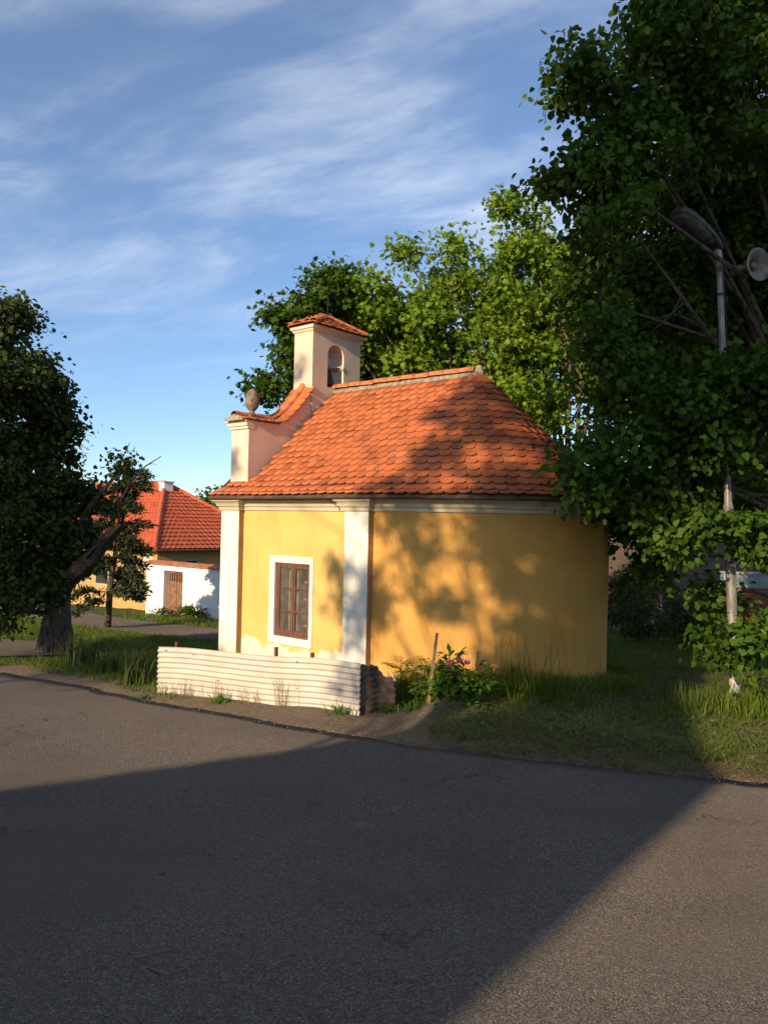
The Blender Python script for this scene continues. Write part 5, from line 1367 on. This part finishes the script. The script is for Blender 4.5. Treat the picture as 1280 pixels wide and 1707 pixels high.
# ------------------------------------------------------------------ house at the left
def tiled_plane(mb, e0, e1, t0, t1, rows_, cols, amp=0.03):
    """stepped wavy tile field between eaves edge e0-e1 and top edge t0-t1"""
    e0, e1, t0, t1 = map(Vector, (e0, e1, t0, t1)); nrm = (e1 - e0).cross(((t0 + t1) / 2) - ((e0 + e1) / 2)).normalized()
    if nrm.z < 0: nrm = -nrm
    o = len(mb.v); K = cols * 4; nv = 0
    L0 = (e1 - e0).length; dirx = (e1 - e0).normalized()
    for r in range(rows_):
        for (q, lift) in ((r / rows_, 0.045), ((r + 1) / rows_, 0.0)):
            a, b = e0.lerp(t0, q), e1.lerp(t1, q)
            for k in range(K + 1):
                p = a.lerp(b, k / K); ph = (p - e0).dot(dirx) / (L0 / cols)
                mb.v.append(tuple(p + nrm * (lift + amp * abs(math.sin(PI * ph)))))
    for r in range(rows_ * 2 - 1):
        for k in range(K):
            mb.f.append((o + r * (K + 1) + k, o + r * (K + 1) + k + 1, o + (r + 1) * (K + 1) + k + 1, o + (r + 1) * (K + 1) + k))

HA = A
hu = Vector((math.cos(HA), -math.sin(HA), 0)); hv = Vector((math.sin(HA), math.cos(HA), 0))
hc = Vector((-9.45, 33.4, -1.35))               # corner of the long front and the near gable end
house = thing('village_house', 'ochre house with bright orange-red hipped tile roof behind the white wall', 'house', hc, -HA)
HE, HRZ, HWd, HLn = 2.55, 5.55, 6.6, 11.0       # eaves, ridge heights, width, length (local: x along hu, y along hv)
mb = MB().box(-HLn, 0, 0, HWd, -0.6, HE); hw_ = mb.build('wall', 'house_plaster', house)
mb = MB(); ov = 0.35
ex0, ex1, ey0, ey1 = -HLn - ov, ov, -ov, HWd + ov; hx = -4.5
tiled_plane(mb, (ex0, ey0, HE), (ex1, ey0, HE), (ex0, HWd / 2, HRZ), (hx, HWd / 2, HRZ), 18, 44)
tiled_plane(mb, (ex1, ey0, HE), (ex1, ey1, HE), (hx, HWd / 2, HRZ), (hx, HWd / 2, HRZ), 18, 28)
tiled_plane(mb, (ex1, ey1, HE), (ex0, ey1, HE), (hx, HWd / 2, HRZ), (ex0, HWd / 2, HRZ), 18, 44)
me = bpy.data.meshes.new('roof'); me.from_pydata(mb.v, [], mb.f); me.materials.append(MT['house_tile']); me.update()
hroof = link('roof', me, house)
MB().box(ex0, ex1, ey0, ey1, HE - 0.10, HE - 0.02).build('soffit', 'deck_board', hroof)
mb = MB()
for a, b in (((ex1, ey0, HE + .05), (hx, HWd / 2, HRZ + .05)), ((ex1, ey1, HE + .05), (hx, HWd / 2, HRZ + .05)), ((hx, HWd / 2, HRZ + .05), (ex0, HWd / 2, HRZ + .05))): mb.tube([a, b], 0.10, 8)
mb.build('ridge', 'house_tile', hroof)
MB().tube([(ex1 + .06, ey0, HE - .05), (ex1 + .06, ey1, HE - .05)], 0.06, 8).build('gutter', 'rust', house)
ch = MB().box(-4.25, -3.8, HWd / 2 - 0.5, HWd / 2 + 0.0, HRZ - 1.6, HRZ + 0.02).build('chimney', 'whitewash', house)
MB().box(-4.29, -3.76, HWd / 2 - 0.54, HWd / 2 + 0.04, HRZ + 0.02, HRZ + 0.08).build('cap', 'concrete', ch)
o = MB().box(0.0, 0.03, 1.35, 2.05, 1.45, 2.1).build('window', 'concrete', house)
MB().box(0.02, 0.045, 1.43, 1.97, 1.53, 2.02).build('pane', 'inside_dark', o)
for k in range(4):
    x = -2.0 - k * 2.3
    o = MB().box(x - .6, x + .6, -0.03, 0.0, 0.75, 2.05).build('window', 'concrete', house); MB().box(x - .5, x + .5, -0.045, -0.02, 0.85, 1.95).build('pane', 'inside_dark', o)

# white yard wall with a double plank gate, running in front of the house
wa = Vector((-9.05, 30.6, -1.25)); wz = gz1(-9.05, 30.6)
ywall = thing('yard_wall', 'bright whitewashed yard wall with tile coping and plank gate', 'wall', (wa.x, wa.y, wz), -HA)
WT, GX0, GX1_ = 1.98, 1.15, 2.35
MB().box(0, GX0, 0, 0.32, -0.5, WT).build('wall_section', 'whitewash', ywall); MB().box(GX1_, 9.5, 0, 0.32, -0.9, WT).build('wall_section', 'whitewash', ywall); MB().box(GX0, GX1_, 0, 0.32, WT - 0.20, WT).build('lintel', 'whitewash', ywall)
MB().prism([(-0.09, WT), (0.41, WT), (0.41, WT + .04), (0.16, WT + .15), (-0.09, WT + .04)], 'x', -0.05, 9.5).build('coping', 'old_clay', ywall)
gate = thing('plank_gate', 'brown double plank gate with slotted top in the white yard wall', 'gate', (wa.x, wa.y, wz), -HA)
gw = (GX1_ - GX0) / 2
for k in range(2):
    x0 = GX0 + k * gw + .01; x1 = x0 + gw - .02
    leaf = MB().box(x0, x1, 0.2, 0.225, -0.05, WT - 0.62).build('gate_leaf', 'gate_wood', gate)
    npk = 4
    for j in range(npk):
        pa = x0 + (x1 - x0) * j / npk; MB().box(pa + .006, pa + (x1 - x0) / npk - .006, 0.17, 0.2, -0.05, WT - 0.6).build('plank', 'gate_wood', leaf)
        MB().box(pa + .045, pa + (x1 - x0) / npk - .045, 0.18, 0.2, WT - 0.6, WT - 0.28).build('slat', 'gate_wood', leaf)
    MB().box(x0, x1, 0.165, 0.21, WT - 0.29, WT - 0.205).build('rail', 'gate_wood', leaf)
MB().box(GX0, GX1_, 0.29, 0.31, -0.1, WT - 0.2).build('backing', 'inside_dark', gate)
dish = thing('satellite_dish', 'small white satellite dish on the house corner above the yard wall', 'satellite dish', (-9.33, 31.5, 0.66), -0.5)
DA = Matrix(((1, 0, 0), (0, 0.25, -0.97), (0, 0.97, 0.25))).transposed()
o = MB().lathe([(0.0, 0.0), (0.15, 0.02), (0.27, 0.07), (0.34, 0.12), (0.335, 0.125), (0.26, 0.085), (0.14, 0.035), (0, 0.015)], 24, DA).build('bowl', 'whitewash', dish); smooth_by_angle(o, 50)
MB().tube([(0, 0, 0), (0, 0.1, -0.02), (0, 0.3, -0.1)], 0.02, 6).tube([(0, -0.05, -0.33), (0, -0.42, -0.1)], 0.012, 6).build('arm', 'dark_metal', dish)
# shrubs at the wall foot
def wpt(x, y): p = wa + hu * x + hv * y; return p.x, p.y
x, y = wpt(2.6, -0.35)
make_tree('weed_bush', 'low bright weeds growing at the foot of the white wall', 'shrub', (x, y, gz1(x, y)), 0.15, 0.03, [((0, 0, 0.2), (0.9, 0.3, 0.25)), ((1.0, -0.6, 0.25), (0.6, 0.3, 0.3))], 120, 12, 0.09, SIM, 'linden_leaf', 141, spread=0.09, twigs=20)

# ------------------------------------------------------------------ buildings beyond, at the right
rh = thing('brick_house', 'grey rendered house with brick foot and red roof glimpsed beyond the apse', 'house', (7.6, 36.5, plane_z(7, 36.5)), 0.22)
MB().box(0, 12, 0, 6, 1.15, 4.2).build('wall', 'grey_render', rh)
bw = MB().box(0.02, 11.98, 0.02, 5.98, -0.6, 1.15).build('brick_foot', 'brick_clay', rh)
mb = MB(); tiled_plane(mb, (-.4, -.4, 4.2), (12.4, -.4, 4.2), (-.4, 3, 6.9), (12.4, 3, 6.9), 16, 48); tiled_plane(mb, (12.4, 6.4, 4.2), (-.4, 6.4, 4.2), (12.4, 3, 6.9), (-.4, 3, 6.9), 16, 48)
me = bpy.data.meshes.new('roof'); me.from_pydata(mb.v, [], mb.f); me.materials.append(MT['house_tile']); me.update(); link('roof', me, rh)
MB().prism([(0.01, 4.2), (5.99, 4.2), (3, 6.8)], 'x', 0.01, 0.2).build('gable', 'grey_render', rh)
gwall = thing('garden_wall', 'low pale panel wall on a brick foot at the far right behind the lamp pole', 'wall', (9.15, 21.4, gz1(9.15, 21.4)), -0.12)
MB().box(0, 8, 0, 0.25, -0.4, 1.5).build('brick_foot', 'brick_clay', gwall); MB().box(-0.02, 8, -0.03, 0.28, 1.5, 1.87).build('panel', 'pale_panel', gwall); MB().box(-0.04, 8, -0.06, 0.31, 1.87, 1.92).build('coping', 'concrete', gwall)

# ------------------------------------------------------------------ behind the photographer: what shades the road and the apse
GD = Vector((0.82, -0.57, 0)).normalized(); LD3 = Vector((LDIR.x, LDIR.y, 0))
K0 = Vector((0.28, 3.23, 0)) - LD3 * 16.0
kz = float(plane_z(K0.x, K0.y))
TAN = math.tan(SUN_EL)
EAV = 0.24 + 20.9 * TAN - kz; VS = 2.87 * TAN; APX = EAV + 1.53 * VS
shade_house = thing('gable_house', 'plain gabled house across the road behind the viewpoint', 'house', (K0.x, K0.y, kz), math.atan2(GD.y, GD.x))
# local x along GD, y away along -LD side : y axis = rotate(GD) = (0.57,0.82)
gpoly = [(0, -1), (0, EAV), (-1.53, APX), (-9.5, APX - 7.97 * VS), (-9.5, -1)]
MB().prism(gpoly, 'y', -8.0, 0.0).build('wall', 'whitewash', shade_house)
mb = MB(); 
tiled_plane(mb, (0.02, -8.2, EAV), (0.02, 0.0, EAV), (-1.53, -8.2, APX), (-1.53, 0.0, APX), 8, 28, 0.02); tiled_plane(mb, (-9.52, 0.0, APX - 7.97 * VS), (-9.52, -8.2, APX - 7.97 * VS), (-1.53, 0.0, APX), (-1.53, -8.2, APX), 30, 28, 0.02)
me = bpy.data.meshes.new('roof'); me.from_pydata(mb.v, [], mb.f); me.materials.append(MT['house_tile']); me.update(); link('roof', me, shade_house)
for k in range(2):
    o = MB().box(-3.4 - k * 2.6, -2.4 - k * 2.6, 0.0, 0.04, 1.0, 2.3).build('window', 'concrete', shade_house); MB().box(-3.3 - k * 2.6, -2.5 - k * 2.6, 0.02, 0.05, 1.1, 2.2).build('pane', 'inside_dark', o)

def back(x, y, z, D):
    """point on the sunbeam through (x,y,z), D metres back towards the sun"""
    return Vector((x - LDIR.x * D, y - LDIR.y * D, z + TAN * D))
def shade_tree(base, pts, label, seed, ncl, per=14, ls=0.15, spread=0.3):
    bz_ = float(plane_z(base[0], base[1])); bl = [((p.x - base[0], p.y - base[1], p.z - bz_), r) for p, r in pts]
    return make_tree('roadside_tree', label, 'tree', (base[0], base[1], bz_), 3.5, 0.25, bl, ncl, per, ls, SIM, 'linden_leaf', seed, 'trees across the road', spread=spread, twigs=120, fill=0.5, limb_r=0.10)
# dapples the apse wall and the near end of the roof
T1 = [(back(1.0, 11.4, 2.3, 18.5), (0.7, 0.7, 0.6)), (back(1.9, 11.2, 2.9, 18.5), (1.0, 0.9, 0.6)), (back(2.4, 11.3, 1.7, 18.5), (1.0, 0.9, 0.7)), (back(3.4, 12.0, 2.4, 18.5), (1.1, 1.0, 1.3)), (back(1.2, 11.2, 1.1, 18.5), (0.6, 0.7, 0.4)),
      (back(2.4, 12.2, 4.1, 18.5), (1.1, 1.0, 0.7)), (back(1.2, 12.0, 3.7, 18.5), (0.8, 0.8, 0.6)), (back(0.6, 11.7, 3.1, 18.5), (0.6, 0.6, 0.4)), (back(1.6, 12.7, 4.75, 18.5), (0.6, 0.6, 0.35)), (back(3.4, 11.6, 0.6, 18.5), (1.0, 1.0, 0.7)), (back(2.9, 10.5, 0.35, 18.5), (1.0, 0.9, 0.4)), (back(-0.35, 11.7, 1.5, 18.5), (0.35, 0.35, 0.8)), (back(-0.1, 11.7, 2.6, 18.5), (0.35, 0.3, 0.4)), (back(3.6, 12.2, 1.3, 18.5), (1.0, 1.0, 0.8)), (back(-0.8, 11.9, 1.9, 18.5), (0.3, 0.3, 0.35)), (back(2.9, 11.3, 2.3, 18.5), (0.8, 0.8, 0.6)), (back(-0.75, 11.95, 1.2, 18.5), (0.32, 0.3, 0.5)), (back(-0.45, 11.8, 0.7, 18.5), (0.3, 0.3, 0.3)), (back(-0.15, 11.6, 1.2, 18.5), (0.25, 0.25, 0.9)), (back(-2.67, 13.97, 3.5, 18.5), (0.22, 0.22, 0.3)), (back(-1.75, 14.9, 5.4, 18.5), (0.2, 0.2, 0.25)), (back(-0.33, 10.0, 0.4, 18.5), (0.22, 0.22, 0.35)), (back(0.4, 11.3, 2.0, 18.5), (0.4, 0.4, 0.9)), (back(2.1, 11.2, 0.7, 18.5), (0.6, 0.6, 0.45)), (back(3.1, 11.6, 1.1, 18.5), (0.7, 0.7, 0.6)), (back(2.7, 11.2, 0.1, 18.5), (0.6, 0.6, 0.35)), (back(3.9, 12.6, 0.5, 18.5), (0.7, 0.7, 0.7)), (back(2.0, 12.4, 4.5, 18.5), (0.6, 0.6, 0.5)), (back(1.0, 12.4, 4.4, 18.5), (0.5, 0.5, 0.4)), (back(2.9, 12.2, 3.5, 18.5), (0.7, 0.7, 0.5)), (back(1.7, 11.2, 1.9, 18.5), (0.5, 0.5, 0.5)), (back(1.9, 12.9, 5.0, 18.5), (0.35, 0.35, 0.25))]
shade_tree((-8.4, -3.6), T1, 'leafy tree across the road that dapples the apse', 151, 1650, 11, 0.13, 0.11)
# unseen tree added to keep the upper linden dark
T2 = [(back(4.2, 9.8, 4.4, 21), (1.4, 1.4, 0.9)), (back(5.4, 9.6, 4.4, 21), (1.5, 1.5, 0.9)), (back(3.4, 10.0, 4.0, 21), (1.0, 1.0, 0.9)), (back(2.9, 10.0, 3.2, 21), (0.9, 0.9, 0.6)), (back(3.0, 9.4, 6.5, 21), (1.2, 1.2, 1.2)), (back(5.0, 10.3, 8.8, 21), (2.2, 2.2, 1.8)), (back(6.0, 10.8, 6.2, 21), (2.3, 2.3, 1.6)), (back(4.6, 10.6, 5.3, 21), (1.6, 1.6, 1.2)), (back(6.3, 10.5, 10.6, 21), (2.4, 2.4, 1.8)), (back(4.7, 11.3, 3.7, 21), (1.2, 1.2, 0.6))]
shade_tree((-8.4, -6.6), T2, 'unseen tall tree across the road, added to shade the upper linden', 152, 3200, 14, 0.18, 0.22)
# keeps the old tree dark
T3 = [(back(-7.6, 16.8, 3.2, 24), (2.0, 2.0, 1.6)), (back(-6.6, 16.8, 1.2, 24), (1.7, 1.7, 1.0)), (back(-8.3, 16.9, 5.0, 24), (1.3, 1.3, 1.0)), (back(-5.6, 15.0, 0.7, 24), (1.5, 1.5, 0.7)), (back(-6.9, 16.4, 0.3, 24), (1.4, 1.4, 0.7)), (back(-4.6, 13.6, 0.1, 24), (1.1, 1.1, 0.5)), (back(-4.25, 12.95, 0.3, 24), (0.8, 0.8, 0.5))]
shade_tree((-21.5, -3.0), T3, 'broad tree across the road that shades the old trunk', 153, 1200, 14, 0.18)
print('tris', sum(len(o.data.polygons) for o in bpy.data.objects if o.type == 'MESH'))
